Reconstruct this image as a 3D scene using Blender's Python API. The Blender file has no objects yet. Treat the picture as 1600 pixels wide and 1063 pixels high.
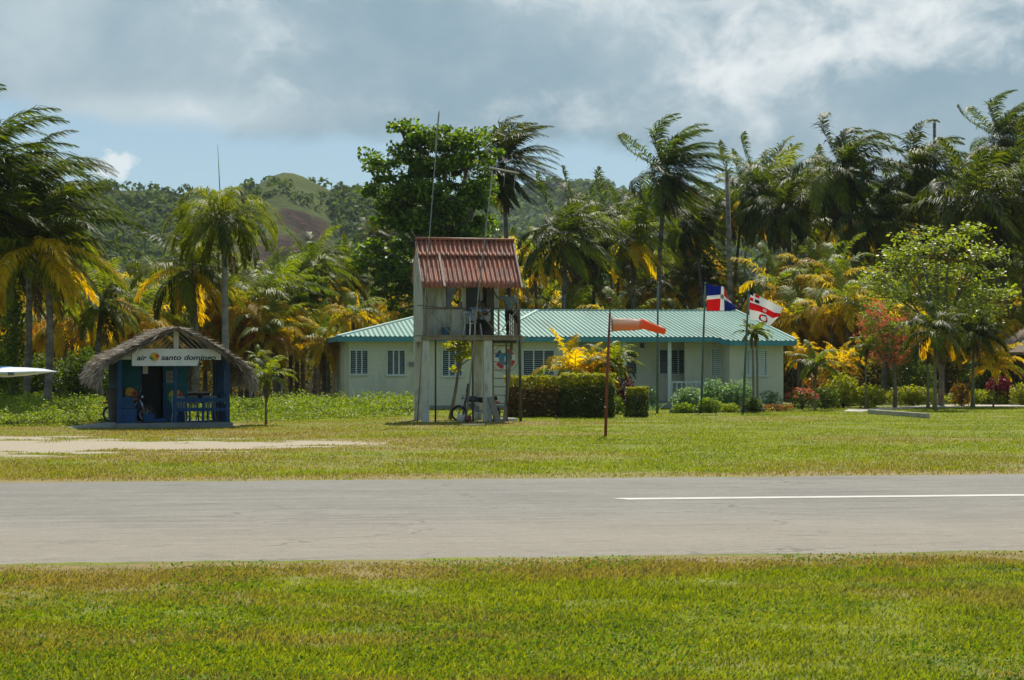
import bpy, math, random
import numpy as np
from mathutils import Vector, Matrix
R = math.radians
rnd = random.Random(7)
rng = np.random.default_rng(7)

# ---------------------------------------------------------------- camera, world, sun, exposure
scn = bpy.context.scene
H = 2.2; F = 3000.0; HY = 563.0
cd = bpy.data.cameras.new("camera"); cam = bpy.data.objects.new("camera", cd)
scn.collection.objects.link(cam); scn.camera = cam
cam.location = (0, 0, H); cam.rotation_euler = (R(90), 0, 0)
cd.sensor_width = 36; cd.lens = F / 1600 * 36
cd.shift_y = (HY - 531.5) / 1600
cd.clip_start = 0.1; cd.clip_end = 6000
scn.render.engine = 'CYCLES'
scn.view_settings.view_transform = 'Standard'; scn.view_settings.look = 'None'
scn.view_settings.exposure = 0.25; scn.view_settings.gamma = 1
SUN_EL, SUN_AZ = R(55), R(11)
sd = bpy.data.lights.new("sun", 'SUN'); sun = bpy.data.objects.new("sun", sd); scn.collection.objects.link(sun)
sd.energy = 5.0; sd.angle = R(0.53); sd.color = (1.0, 0.94, 0.84)
sv = Vector((math.sin(SUN_AZ)*math.cos(SUN_EL), math.cos(SUN_AZ)*math.cos(SUN_EL), math.sin(SUN_EL)))
sun.rotation_euler = sv.to_track_quat('Z', 'Y').to_euler(); sun.location = (20, 60, 80)

class NT:
    """small helper to write node maths"""
    def __init__(s, tree): s.t = tree; s.n = tree.nodes; s.l = tree.links
    def new(s, typ, **kw):
        n = s.n.new(typ)
        for k, v in kw.items(): setattr(n, k, v)
        return n
    def put(s, sock, v):
        if isinstance(v, bpy.types.NodeSocket): s.l.new(v, sock)
        elif v is not None: sock.default_value = v
    def m(s, op, a, b=None, c=None, clamp=False):
        n = s.new('ShaderNodeMath', operation=op, use_clamp=clamp)
        for i, v in enumerate((a, b, c)):
            if v is not None: s.put(n.inputs[i], v)
        return n.outputs[0]
    def noise(s, vec, scale, detail=4, rough=.55, dist=0.0):
        n = s.new('ShaderNodeTexNoise'); s.put(n.inputs['Vector'], vec)
        n.inputs['Scale'].default_value = scale; n.inputs['Detail'].default_value = detail
        n.inputs['Roughness'].default_value = rough; n.inputs['Distortion'].default_value = dist
        return n.outputs[0]
    def ramp(s, f, a, b, lo=0.0, hi=1.0):
        n = s.new('ShaderNodeMapRange', interpolation_type='SMOOTHSTEP')
        s.put(n.inputs[0], f); n.inputs[1].default_value = a; n.inputs[2].default_value = b
        n.inputs[3].default_value = lo; n.inputs[4].default_value = hi
        return n.outputs[0]
    def mix(s, f, a, b):
        n = s.new('ShaderNodeMix', data_type='RGBA')
        s.put(n.inputs[0], f)
        for i, v in ((6, a), (7, b)):
            s.put(n.inputs[i], (v[0], v[1], v[2], 1) if isinstance(v, tuple) else v)
        return n.outputs[2]
    def scale(s, vec, x, y, z):
        n = s.new('ShaderNodeVectorMath', operation='MULTIPLY'); s.put(n.inputs[0], vec)
        n.inputs[1].default_value = (x, y, z); return n.outputs[0]

w = bpy.data.worlds.new("World"); scn.world = w; w.use_nodes = True
def build_world():
    T = NT(w.node_tree); T.n.clear()
    out = T.new('ShaderNodeOutputWorld'); bg = T.new('ShaderNodeBackground')
    sky = T.new('ShaderNodeTexSky', sky_type='NISHITA', sun_disc=False)
    sky.sun_elevation = SUN_EL; sky.sun_rotation = SUN_AZ; sky.air_density = 1.0; sky.dust_density = 0.6; sky.ozone_density = 1.2
    tc = T.new('ShaderNodeTexCoord'); d = tc.outputs['Generated']
    sp = T.new('ShaderNodeSeparateXYZ'); T.l.new(d, sp.inputs[0])
    X, Y, Z = sp.outputs
    az = T.m('ARCTAN2', X, Y); el = T.m('ARCSINE', Z)
    v = T.scale(d, 1, 1, 1.35)
    n1 = T.noise(v, 9, 7, .58, .3); n2 = T.noise(v, 26, 6, .6, .4); n3 = T.noise(T.scale(d, 1, 1, 3.5), 4, 4, .5)
    def px(x): return (x - 800) / 3000.0
    def pe(y): return (563 - y) / 3000.0
    def blob(x, y, rx, ry, soft=1.0):
        a = T.m('DIVIDE', T.m('SUBTRACT', az, px(x)), rx / 3000.0)
        b = T.m('DIVIDE', T.m('SUBTRACT', el, pe(y)), ry / 3000.0)
        r = T.m('ADD', T.m('MULTIPLY', a, a), T.m('MULTIPLY', b, b))
        return T.m('EXPONENT', T.m('MULTIPLY', r, -soft))
    # cloud deck lower edge
    edge = T.m('ADD', pe(228), T.m('MULTIPLY', T.m('SUBTRACT', n1, .5), .035))
    edge = T.m('ADD', edge, T.m('MULTIPLY', T.m('SUBTRACT', n2, .5), .012))
    edge = T.m('ADD', edge, T.m('MULTIPLY', blob(-30, 200, 190, 300), .022))
    edge = T.m('SUBTRACT', edge, T.m('MULTIPLY', blob(1500, 260, 380, 400), .03))
    deck = T.ramp(T.m('SUBTRACT', el, edge), -.004, .008)
    # high up the deck breaks open again
    brk = T.ramp(n3, .50, .62)
    high = T.ramp(el, .25, .5)
    deck = T.m('MULTIPLY', deck, T.m('SUBTRACT', 1, T.m('MULTIPLY', high, brk)), clamp=True)
    # one small cumulus low over the hills
    cum = T.m('ADD', blob(186, 268, 44, 30, .9), T.m('MULTIPLY', T.m('SUBTRACT', n2, .5), 3.4))
    cum = T.m('MULTIPLY', T.ramp(cum, .35, .75), T.ramp(blob(186, 268, 80, 52), .25, .6))
    # bright parts
    def lump(x, y, rx, ry): return T.m('MULTIPLY', blob(x, y, rx, ry), 1.0)
    br = T.m('ADD', lump(1440, 60, 170, 70), T.m('MULTIPLY', lump(1150, 90, 100, 75), 1.0))
    br = T.m('ADD', br, T.m('MULTIPLY', lump(1290, 95, 90, 50), .8))
    br = T.m('ADD', br, T.m('MULTIPLY', lump(1300, -10, 420, 55), .7))
    br = T.m('ADD', br, T.m('MULTIPLY', lump(640, -22, 320, 34), 1.3))
    br = T.m('ADD', br, T.m('MULTIPLY', T.m('SUBTRACT', n1, .5), 2.4))
    br = T.m('ADD', br, T.m('MULTIPLY', T.m('SUBTRACT', n2, .5), 2.8))
    brm = T.ramp(br, .18, 1.75)
    mid = T.m('ADD', T.m('MULTIPLY', lump(-20, 60, 350, 130), .8), T.m('MULTIPLY', lump(250, 190, 230, 34), .75))
    mid = T.m('ADD', mid, T.m('MULTIPLY', lump(900, 0, 420, 110), .45))
    mid = T.m('ADD', mid, T.m('MULTIPLY', lump(1500, 190, 300, 70), .35))
    mid = T.m('ADD', mid, T.m('MULTIPLY', T.m('SUBTRACT', n1, .5), 1.8))
    mid = T.m('ADD', mid, T.m('MULTIPLY', T.m('SUBTRACT', n2, .5), .5))
    midm = T.ramp(mid, -.05, 1.0)
    c = T.mix(midm, (.235, .345, .415), (.45, .54, .585))
    c = T.mix(brm, c, (.72, .76, .77))
    blue = T.mix(T.ramp(el, .07, .17), (.33, .52, .63), (.22, .38, .54))
    # real sky colour mixed with slight haze of the tropics
    skyc = T.new('ShaderNodeVectorMath', operation='SCALE'); T.l.new(sky.outputs[0], skyc.inputs[0]); skyc.inputs['Scale'].default_value = SKY
    skm = T.mix(T.ramp(el, .0, .35, .95, .0), skyc.outputs[0], blue)
    c = T.mix(deck, skm, c)
    c = T.mix(T.m('MULTIPLY', cum, .8), c, (.72, .77, .78))
    T.l.new(c, bg.inputs[0]); bg.inputs[1].default_value = 1.0
    T.l.new(bg.outputs[0], out.inputs[0])
SKY = 0.085
build_world()

# ---------------------------------------------------------------- helpers
col = scn.collection
def X_(px, D): return (px - 800) / F * D
def Z_(py, D): return H - (py - HY) / F * D
def P(px, py, D): return Vector((X_(px, D), D, Z_(py, D)))
def DG(py): return F * H / (py - HY)          # distance of a ground point at image row py

def tag(o, label=None, cat=None, group=None, kind=None):
    if label: o['label'] = label
    if cat: o['category'] = cat
    if group: o['group'] = group
    if kind: o['kind'] = kind
    return o
def empty(name, loc, rz=0, label=None, cat=None, group=None):
    o = bpy.data.objects.new(name, None); col.objects.link(o); o.empty_display_size = .2
    o.location = loc; o.rotation_euler = (0, 0, rz)
    return tag(o, label, cat, group)
def link(name, me, parent=None, mats=None, smooth=False):
    o = bpy.data.objects.new(name, me); col.objects.link(o)
    if parent: o.parent = parent
    if mats:
        for m in (mats if isinstance(mats, (list, tuple)) else [mats]): me.materials.append(m)
    if smooth: me.polygons.foreach_set('use_smooth', [True]*len(me.polygons))
    return o
def np_mesh(name, V, Fq, midx=None, attrs=None, smooth=False):
    me = bpy.data.meshes.new(name); V = np.asarray(V, np.float32).reshape(-1, 3); Fq = np.asarray(Fq, np.int32)
    k = Fq.shape[1]; n = len(Fq)
    me.vertices.add(len(V)); me.vertices.foreach_set('co', V.ravel())
    me.loops.add(n*k); me.loops.foreach_set('vertex_index', Fq.ravel())
    me.polygons.add(n); me.polygons.foreach_set('loop_start', np.arange(n, dtype=np.int32)*k)
    if midx is not None: me.polygons.foreach_set('material_index', np.asarray(midx, np.int32))
    if smooth: me.polygons.foreach_set('use_smooth', np.ones(n, bool))
    me.update(calc_edges=True)
    if attrs:
        for an, av in attrs.items():
            a = me.attributes.new(an, 'FLOAT', 'POINT'); a.data.foreach_set('value', np.asarray(av, np.float32))
    return me

class MB:
    def __init__(s): s.v = []; s.f = []
    def add(s, vs, fs, M=None):
        b = len(s.v)
        s.v += [tuple((M @ Vector(p)) if M else p) for p in vs]; s.f += [tuple(b+i for i in f) for f in fs]; return s
    def box(s, c, d, rot=None, taper=1.0):
        x, y, z = d[0]/2, d[1]/2, d[2]/2; t = taper
        vs = [(-x,-y,-z),(x,-y,-z),(x,y,-z),(-x,y,-z),(-x*t,-y*t,z),(x*t,-y*t,z),(x*t,y*t,z),(-x*t,y*t,z)]
        M = Matrix.Translation(c) @ (rot.to_4x4() if rot else Matrix.Identity(4))
        return s.add(vs, [(0,3,2,1),(4,5,6,7),(0,1,5,4),(1,2,6,5),(2,3,7,6),(3,0,4,7)], M)
    def b2(s, x0, x1, y0, y1, z0, z1): return s.box(((x0+x1)/2,(y0+y1)/2,(z0+z1)/2),(x1-x0,y1-y0,z1-z0))
    def bar(s, p0, p1, wd, th=None):
        th = th or wd; p0, p1 = Vector(p0), Vector(p1); d = p1-p0
        q = d.to_track_quat('Z', 'Y').to_matrix()
        return s.box((p0+p1)/2, (wd, th, d.length), q)
    def tube(s, pts, rs, n=8, cap=True):
        pts = [Vector(p) for p in pts]
        if not isinstance(rs, (list, tuple)): rs = [rs]*len(pts)
        b = len(s.v); ref = None
        for i, p in enumerate(pts):
            t = (pts[min(i+1, len(pts)-1)] - pts[max(i-1, 0)]).normalized()
            if ref is None:
                ref = t.orthogonal().normalized()
            ref = (ref - t*ref.dot(t)).normalized(); bi = t.cross(ref)
            for k in range(n):
                a = 2*math.pi*k/n; s.v.append(tuple(p + (ref*math.cos(a) + bi*math.sin(a))*rs[i]))
        for i in range(len(pts)-1):
            for k in range(n):
                a = b+i*n+k; c = b+i*n+(k+1) % n; s.f.append((a, c, c+n, a+n))
        if cap:
            s.f.append(tuple(b+k for k in reversed(range(n)))); e = b+(len(pts)-1)*n; s.f.append(tuple(e+k for k in range(n)))
        return s
    def ring(s, c, R1, r2, axis='Y', n=24, m=6, M=None):
        vs = []; fs = []
        for i in range(n):
            a = 2*math.pi*i/n
            for j in range(m):
                b = 2*math.pi*j/m; rr = R1 + r2*math.cos(b); h = r2*math.sin(b)
                p = {'Y': (rr*math.cos(a), h, rr*math.sin(a)), 'X': (h, rr*math.cos(a), rr*math.sin(a)), 'Z': (rr*math.cos(a), rr*math.sin(a), h)}[axis]
                vs.append(tuple(Vector(p)+Vector(c)))
                fs.append((i*m+j, ((i+1) % n)*m+j, ((i+1) % n)*m+(j+1) % m, i*m+(j+1) % m))
        return s.add(vs, fs, M)
    def ball(s, c, r, n=12, m=8):
        if not isinstance(r, (tuple, list)): r = (r, r, r)
        vs = []; fs = []
        for i in range(m+1):
            t = math.pi*i/m
            for k in range(n):
                a = 2*math.pi*k/n; vs.append((c[0]+r[0]*math.sin(t)*math.cos(a), c[1]+r[1]*math.sin(t)*math.sin(a), c[2]+r[2]*math.cos(t)))
        for i in range(m):
            for k in range(n): fs.append((i*n+k, (i+1)*n+k, (i+1)*n+(k+1) % n, i*n+(k+1) % n))
        return s.add(vs, fs)
    def prism(s, pts, y0, y1):          # outline in xz extruded along y
        n = len(pts); vs = [(x, y0, z) for x, z in pts] + [(x, y1, z) for x, z in pts]
        fs = [tuple(range(n)), tuple(reversed(range(n, 2*n)))] + [(i, i+n, (i+1) % n+n, (i+1) % n) for i in range(n)]
        return s.add(vs, fs)
    def build(s, name, m, parent=None, smooth=False, bevel=0):
        me = bpy.data.meshes.new(name); me.from_pydata(s.v, [], s.f); me.update()
        o = link(name, me, parent, m, smooth)
        if bevel:
            md = o.modifiers.new('bevel', 'BEVEL'); md.width = bevel; md.segments = 2; md.limit_method = 'ANGLE'
        return o

# value noise for python side
_g = rng.random((256, 256))
def vn(x, y, s=1.0, seed=0):
    x = np.asarray(x, float)*s + seed*17.3; y = np.asarray(y, float)*s + seed*31.7
    xi = np.floor(x).astype(int); yi = np.floor(y).astype(int); fx = x-xi; fy = y-yi
    fx = fx*fx*(3-2*fx); fy = fy*fy*(3-2*fy)
    g = lambda a, b: _g[a % 256, b % 256]
    return (g(xi, yi)*(1-fx)+g(xi+1, yi)*fx)*(1-fy) + (g(xi, yi+1)*(1-fx)+g(xi+1, yi+1)*fx)*fy
def fbm(x, y, s=1.0, o=4, seed=0):
    t = 0; a = .5; n = 0
    for i in range(o): t = t + a*vn(x, y, s*2**i, seed+i); n += a; a *= .5
    return t/n
def sstep(x, a, b): t = np.clip((x-a)/(b-a), 0, 1); return t*t*(3-2*t)

# ---------------------------------------------------------------- materials
def mat(name, c, rough=.7, c2=None, ns=3.0, spec=.3, metal=0, bump=0.0, bs=30, dirt=None, dirt_amt=.5, ds=2.0, stretch=(1, 1, 1), coords='Object', sub=None):
    m = bpy.data.materials.new(name); m.use_nodes = True; T = NT(m.node_tree); p = T.n['Principled BSDF']
    tc = T.new('ShaderNodeTexCoord'); v = T.scale(tc.outputs[coords], *stretch)
    if c2 or dirt:
        cc = T.mix(T.ramp(T.noise(v, ns, 5, .6), .35, .65), c, c2 or c)
        if dirt: cc = T.mix(T.m('MULTIPLY', T.ramp(T.noise(v, ds, 7, .68, .3), .48, .68), dirt_amt), cc, dirt)
        T.l.new(cc, p.inputs['Base Color'])
    else: p.inputs['Base Color'].default_value = (*c, 1)
    p.inputs['Roughness'].default_value = rough; p.inputs['Specular IOR Level'].default_value = spec; p.inputs['Metallic'].default_value = metal
    if bump:
        b = T.new('ShaderNodeBump'); b.inputs['Strength'].default_value = bump; b.inputs['Distance'].default_value = .02
        T.l.new(T.noise(v, bs, 5, .6), b.inputs['Height']); T.l.new(b.outputs[0], p.inputs['Normal'])
    return m
def leafmat(name, cols, trans, tf=.4, rough=.42, spec=.4, objvar=.25):
    """leaf: colour varies per leaf and per plant, light passes through"""
    m = bpy.data.materials.new(name); m.use_nodes = True; T = NT(m.node_tree); p = T.n['Principled BSDF']
    g = T.new('ShaderNodeNewGeometry'); oi = T.new('ShaderNodeObjectInfo')
    r = g.outputs['Random Per Island']
    rp = T.new('ShaderNodeValToRGB'); T.l.new(r, rp.inputs[0]); els = rp.color_ramp.elements
    els[0].position = 0; els[0].color = (*cols[0], 1); els[1].position = 1; els[1].color = (*cols[-1], 1)
    for i, c in enumerate(cols[1:-1]):
        e = els.new((i+1)/(len(cols)-1)); e.color = (*c, 1)
    hv = T.new('ShaderNodeHueSaturation'); T.l.new(rp.outputs[0], hv.inputs['Color'])
    T.put(hv.inputs['Value'], T.m('ADD', 1-objvar/2, T.m('MULTIPLY', oi.outputs['Random'], objvar)))
    T.put(hv.inputs['Hue'], T.m('ADD', .488, T.m('MULTIPLY', oi.outputs['Random'], .024)))
    T.l.new(hv.outputs[0], p.inputs['Base Color'])
    p.inputs['Roughness'].default_value = rough; p.inputs['Specular IOR Level'].default_value = spec
    tr = T.new('ShaderNodeBsdfTranslucent')
    mt = T.new('ShaderNodeMix', data_type='RGBA', blend_type='MULTIPLY'); mt.inputs[0].default_value = 1
    T.l.new(hv.outputs[0], mt.inputs[6]); mt.inputs[7].default_value = (*trans, 1); T.l.new(mt.outputs[2], tr.inputs[0])
    mx = T.new('ShaderNodeMixShader'); mx.inputs[0].default_value = tf
    T.l.new(p.outputs[0], mx.inputs[1]); T.l.new(tr.outputs[0], mx.inputs[2]); T.l.new(mx.outputs[0], T.n['Material Output'].inputs[0])
    return m
M_ = {}
M_['palm_green'] = leafmat('palm_green', [(.020, .034, .008), (.034, .054, .009), (.060, .082, .011), (.12, .135, .014)], (2.4, 2.4, .45), .42, .5, .22)
M_['palm_lime'] = leafmat('palm_lime', [(.08, .115, .012), (.14, .17, .015), (.21, .22, .018)], (2.2, 2.2, .4), .45, .5, .22)
M_['palm_yellow'] = leafmat('palm_yellow', [(.28, .26, .012), (.44, .36, .012), (.55, .40, .018)], (2.0, 1.75, .25), .66, .55, .15)
M_['palm_orange'] = leafmat('palm_orange', [(.30, .20, .03), (.38, .23, .03), (.22, .16, .05)], (1.8, 1.3, .6), .45, .5, .2)
M_['palm_dead'] = leafmat('palm_dead', [(.10, .065, .035), (.16, .11, .06), (.07, .05, .03)], (1.4, 1.1, .7), .25, .8, .1)
M_['almond'] = leafmat('almond', [(.035, .06, .009), (.06, .095, .011), (.11, .15, .014), (.22, .25, .02)], (2.2, 2.4, .4), .45, .4, .3)
M_['almond_light'] = leafmat('almond_light', [(.13, .18, .018), (.22, .26, .025), (.34, .36, .06)], (1.8, 1.9, .4), .48, .45, .3)
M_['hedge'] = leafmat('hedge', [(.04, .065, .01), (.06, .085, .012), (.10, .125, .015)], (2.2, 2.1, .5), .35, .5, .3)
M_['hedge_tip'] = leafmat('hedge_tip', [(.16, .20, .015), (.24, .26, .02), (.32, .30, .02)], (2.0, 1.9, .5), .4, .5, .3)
M_['hedge_brown'] = leafmat('hedge_brown', [(.12, .08, .03), (.17, .12, .035), (.09, .09, .02)], (1.8, 1.5, .6), .35, .5, .2)
M_['weed'] = leafmat('weed', [(.07, .12, .010), (.13, .19, .015), (.20, .25, .02), (.28, .30, .05)], (2.0, 2.1, .4), .42, .5, .35)
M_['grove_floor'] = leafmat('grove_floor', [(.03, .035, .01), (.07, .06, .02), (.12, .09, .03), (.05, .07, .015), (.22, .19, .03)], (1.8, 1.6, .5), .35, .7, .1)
M_['clover'] = leafmat('clover', [(.07, .14, .012), (.10, .18, .02), (.14, .21, .03)], (2.0, 2.1, .4), .42, .8, .1)
M_['lime_leaf'] = leafmat('lime_leaf', [(.17, .24, .015), (.26, .31, .02), (.33, .33, .03)], (1.8, 1.7, .4), .42, .5, .3)
M_['bush'] = leafmat('bush', [(.035, .06, .010), (.065, .095, .014), (.12, .15, .02)], (2.2, 2.2, .5), .4, .5, .3)
M_['pale_leaf'] = leafmat('pale_leaf', [(.14, .22, .10), (.20, .29, .15), (.10, .17, .06)], (1.7, 1.8, .8), .4, .5, .3)
M_['red_leaf'] = leafmat('red_leaf', [(.10, .012, .02), (.17, .02, .03), (.07, .02, .02)], (2.0, .9, .8), .35, .4, .4)
M_['croton'] = leafmat('croton', [(.08, .10, .015), (.30, .26, .02), (.20, .06, .02), (.10, .13, .02), (.35, .12, .03)], (1.9, 1.5, .5), .4, .4, .3)
M_['pink_flower'] = leafmat('pink_flower', [(.55, .09, .12), (.62, .13, .09), (.60, .20, .16)], (1.3, .8, .8), .4, .6, .2)
M_['red_flower'] = leafmat('red_flower', [(.58, .10, .08), (.66, .20, .09), (.55, .12, .16)], (1.4, .8, .8), .4, .6, .2)
M_['far_leaf'] = leafmat('far_leaf', [(.035, .065, .02), (.06, .10, .03), (.10, .14, .035), (.045, .08, .025), (.13, .16, .04)], (1.8, 1.9, .6), .35, .7, .1)
M_['trunk'] = mat('trunk_bark', (.13, .115, .095), .9, (.22, .20, .17), 2.5, .1, bump=.6, bs=14, dirt=(.05, .045, .035), dirt_amt=.7, stretch=(1, 1, 2.2))
M_['trunk_royal'] = mat('royal_bark', (.20, .19, .17), .9, (.28, .27, .25), 1.5, .1, bump=.3, bs=10, dirt=(.09, .085, .07), stretch=(1, 1, 3))
M_['bark'] = mat('bark', (.12, .10, .08), .9, (.19, .17, .14), 3, .1, bump=.5, bs=20)
M_['young_stem'] = mat('young_stem', (.14, .13, .08), .8, (.20, .19, .12), 4, .2, bump=.3, bs=20)
M_['coconut'] = mat('coconut', (.16, .15, .04), .6, (.22, .13, .05), 4)

def grass_mat(name, blade=False):
    m = bpy.data.materials.new(name); m.use_nodes = True; T = NT(m.node_tree); p = T.n['Principled BSDF']
    g = T.new('ShaderNodeNewGeometry'); pos = g.outputs['Position']
    ad = T.new('ShaderNodeAttribute', attribute_name='dry'); ag = T.new('ShaderNodeAttribute', attribute_name='gravel')
    dry = ad.outputs['Fac']
    big = T.noise(pos, .35, 4, .6); mid = T.noise(T.scale(pos, .8, 1.3, 1), 1.5, 6, .7); fine = T.noise(pos, 22, 4, .7)
    c = T.mix(T.ramp(big, .35, .65), (.10, .135, .006), (.165, .19, .007))
    c = T.mix(T.ramp(mid, .40, .68, 0, .75), c, (.25, .26, .012))
    c = T.mix(T.ramp(mid, .46, .30, 0, .8), c, (.045, .095, .010))
    c = T.mix(T.ramp(T.noise(T.scale(pos, .45, 1.8, 1), .9, 5, .7), .50, .66, 0, .7), c, (.22, .27, .02))
    if blade:
        r = g.outputs['Random Per Island']
        c = T.mix(T.ramp(r, .0, 1, 0, .42), c, (.28, .31, .018))
        c = T.mix(T.ramp(r, .93, .99, 0, .7), c, (.36, .31, .12))
    else:
        c = T.mix(T.ramp(fine, .45, .7, 0, .6), c, (.19, .20, .03))
        c = T.mix(T.ramp(fine, .5, .3, 0, .7), c, (.05, .07, .015))
    dc = T.mix(T.ramp(mid, .35, .65), (.27, .20, .08), (.19, .155, .05))
    c = T.mix(T.m('MULTIPLY', dry, 1.0, clamp=True), c, dc)
    if not blade:
        gn = T.noise(pos, 9, 6, .75)
        gm = T.ramp(T.m('ADD', ag.outputs['Fac'], T.m('MULTIPLY', T.m('SUBTRACT', gn, .5), 1.1)), .36, .66, 0, .92)
        gv = T.mix(T.ramp(T.noise(pos, 30, 5, .75), .35, .7), (.30, .25, .18), (.48, .41, .31))
        c = T.mix(gm, c, gv)
        li = T.new('ShaderNodeAttribute', attribute_name='litter')
        lc = T.mix(T.ramp(T.noise(pos, 3, 6, .7), .35, .65), (.10, .085, .03), (.19, .14, .07))
        c = T.mix(T.ramp(T.m('ADD', li.outputs['Fac'], T.m('MULTIPLY', T.m('SUBTRACT', mid, .5), 1.0)), .4, .7), c, lc)
        b = T.new('ShaderNodeBump'); b.inputs['Strength'].default_value = .8; b.inputs['Distance'].default_value = .04
        T.l.new(T.noise(pos, 16, 6, .7), b.inputs['Height']); T.l.new(b.outputs[0], p.inputs['Normal'])
    T.l.new(c, p.inputs['Base Color']); p.inputs['Roughness'].default_value = .75 if not blade else .5; p.inputs['Specular IOR Level'].default_value = .15 if not blade else .3
    if blade:
        tr = T.new('ShaderNodeBsdfTranslucent'); mt = T.new('ShaderNodeMix', data_type='RGBA', blend_type='MULTIPLY'); mt.inputs[0].default_value = 1
        T.l.new(c, mt.inputs[6]); mt.inputs[7].default_value = (2.0, 2.0, .5, 1); T.l.new(mt.outputs[2], tr.inputs[0])
        mx = T.new('ShaderNodeMixShader'); mx.inputs[0].default_value = .42
        T.l.new(p.outputs[0], mx.inputs[1]); T.l.new(tr.outputs[0], mx.inputs[2]); T.l.new(mx.outputs[0], T.n['Material Output'].inputs[0])
    return m
M_['ground'] = grass_mat('grass_ground'); M_['blade'] = grass_mat('grass_blade', True)

# ---------------------------------------------------------------- ground, runway
TH = R(7.6)                                  # the strip, the tower and the house all run along this bearing
CU, SU = math.cos(TH), math.sin(TH)
# near edge of runway passes through pt N0, far edge through F0
N0 = np.array([0.0, 21.3]); F0 = np.array([0.0, 35.75])
def dist_line(x, y, P0): return -(x-P0[0])*SU + (y-P0[1])*CU     # >0 beyond the line
def gravel_f(x, y):
    D = y; ax = x + .28*y*0
    yc = 49.2 + (x+13)*.16; hw = np.clip(5.2 - (x+16)*.33, 0, 6.0)
    hw = np.where(x > -5.5, hw*np.clip((-3.2-x)/2.3, 0, 1), hw)
    n = fbm(x, y, .45, 4, 3)
    return np.clip(.5 + (hw*(.5+1.3*n) - np.abs(y-yc) + (fbm(x*.5, y, 1.6, 5, 13)-.5)*7.5)*.3, 0, 1)*(hw > .05)
def dry_f(x, y):
    dn = -dist_line(x, y, N0); df = dist_line(x, y, F0); n = fbm(x, y, 1.1, 4, 5); n2 = fbm(x, y, .22, 3, 9)
    a = sstep(1.9*(.35+1.3*n)-dn, -.5, .6)*(dn > 0)*1.0
    b = sstep(1.5*(.4+1.2*n)-df, -.5, .6)*(df > 0)*.8
    c = (df > 0)*sstep(n2, .46, .68)*.55*(y < 75)
    d = (df > 0)*(y < 70)*np.clip((-x+2)/14, 0, 1)*.75*sstep(n, .25, .55)
    e = (dn > 0)*np.clip(sstep(fbm(x*.6, y*1.6, .55, 4, 61), .54, .70)*.6, 0, 1)
    f = np.exp(-((y-66.5-(x+3)*.15)/2.0)**2 - ((x+1)/6.0)**2)*.7*sstep(n, .3, .6)
    return np.clip(a+b+c+d+e+f, 0, 1)
def build_ground():
    xs = np.concatenate([[-1500, -500, -150, -70], np.arange(-34, 34.01, .25), [70, 150, 500, 1500]])
    ys = np.concatenate([[-300, -60, 0], np.arange(9, 74.01, .25), np.arange(75, 110, 1.0), [120, 150, 200, 300, 600, 1200, 2400]])
    XX, YY = np.meshgrid(xs, ys); nx, ny = len(xs), len(ys)
    z = np.where((YY > 8) & (YY < 110) & (abs(XX) < 40), (fbm(XX, YY, .5, 4, 2)-.5)*.05, 0)
    rn = sstep(np.abs(dist_line(XX, YY, (N0+F0)/2)), 7.0, 9.0)
    z = z*rn - .003
    V = np.stack([XX, YY, z], -1).reshape(-1, 3)
    i = np.arange(ny-1)[:, None]*nx + np.arange(nx-1)[None]; i = i.ravel()
    Fq = np.stack([i, i+1, i+nx+1, i+nx], 1)
    lit = sstep(YY+XX*0, 88, 96) * (1 - .55*sstep(XX, 8, 14)*(YY < 100))
    me = np_mesh('grass_field', V, Fq, attrs={'dry': dry_f(XX, YY).ravel(), 'gravel': gravel_f(XX, YY).ravel(), 'litter': lit.ravel()}, smooth=True)
    o = link('grass_field', me, None, M_['ground']); tag(o, kind='structure')
build_ground()

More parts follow.
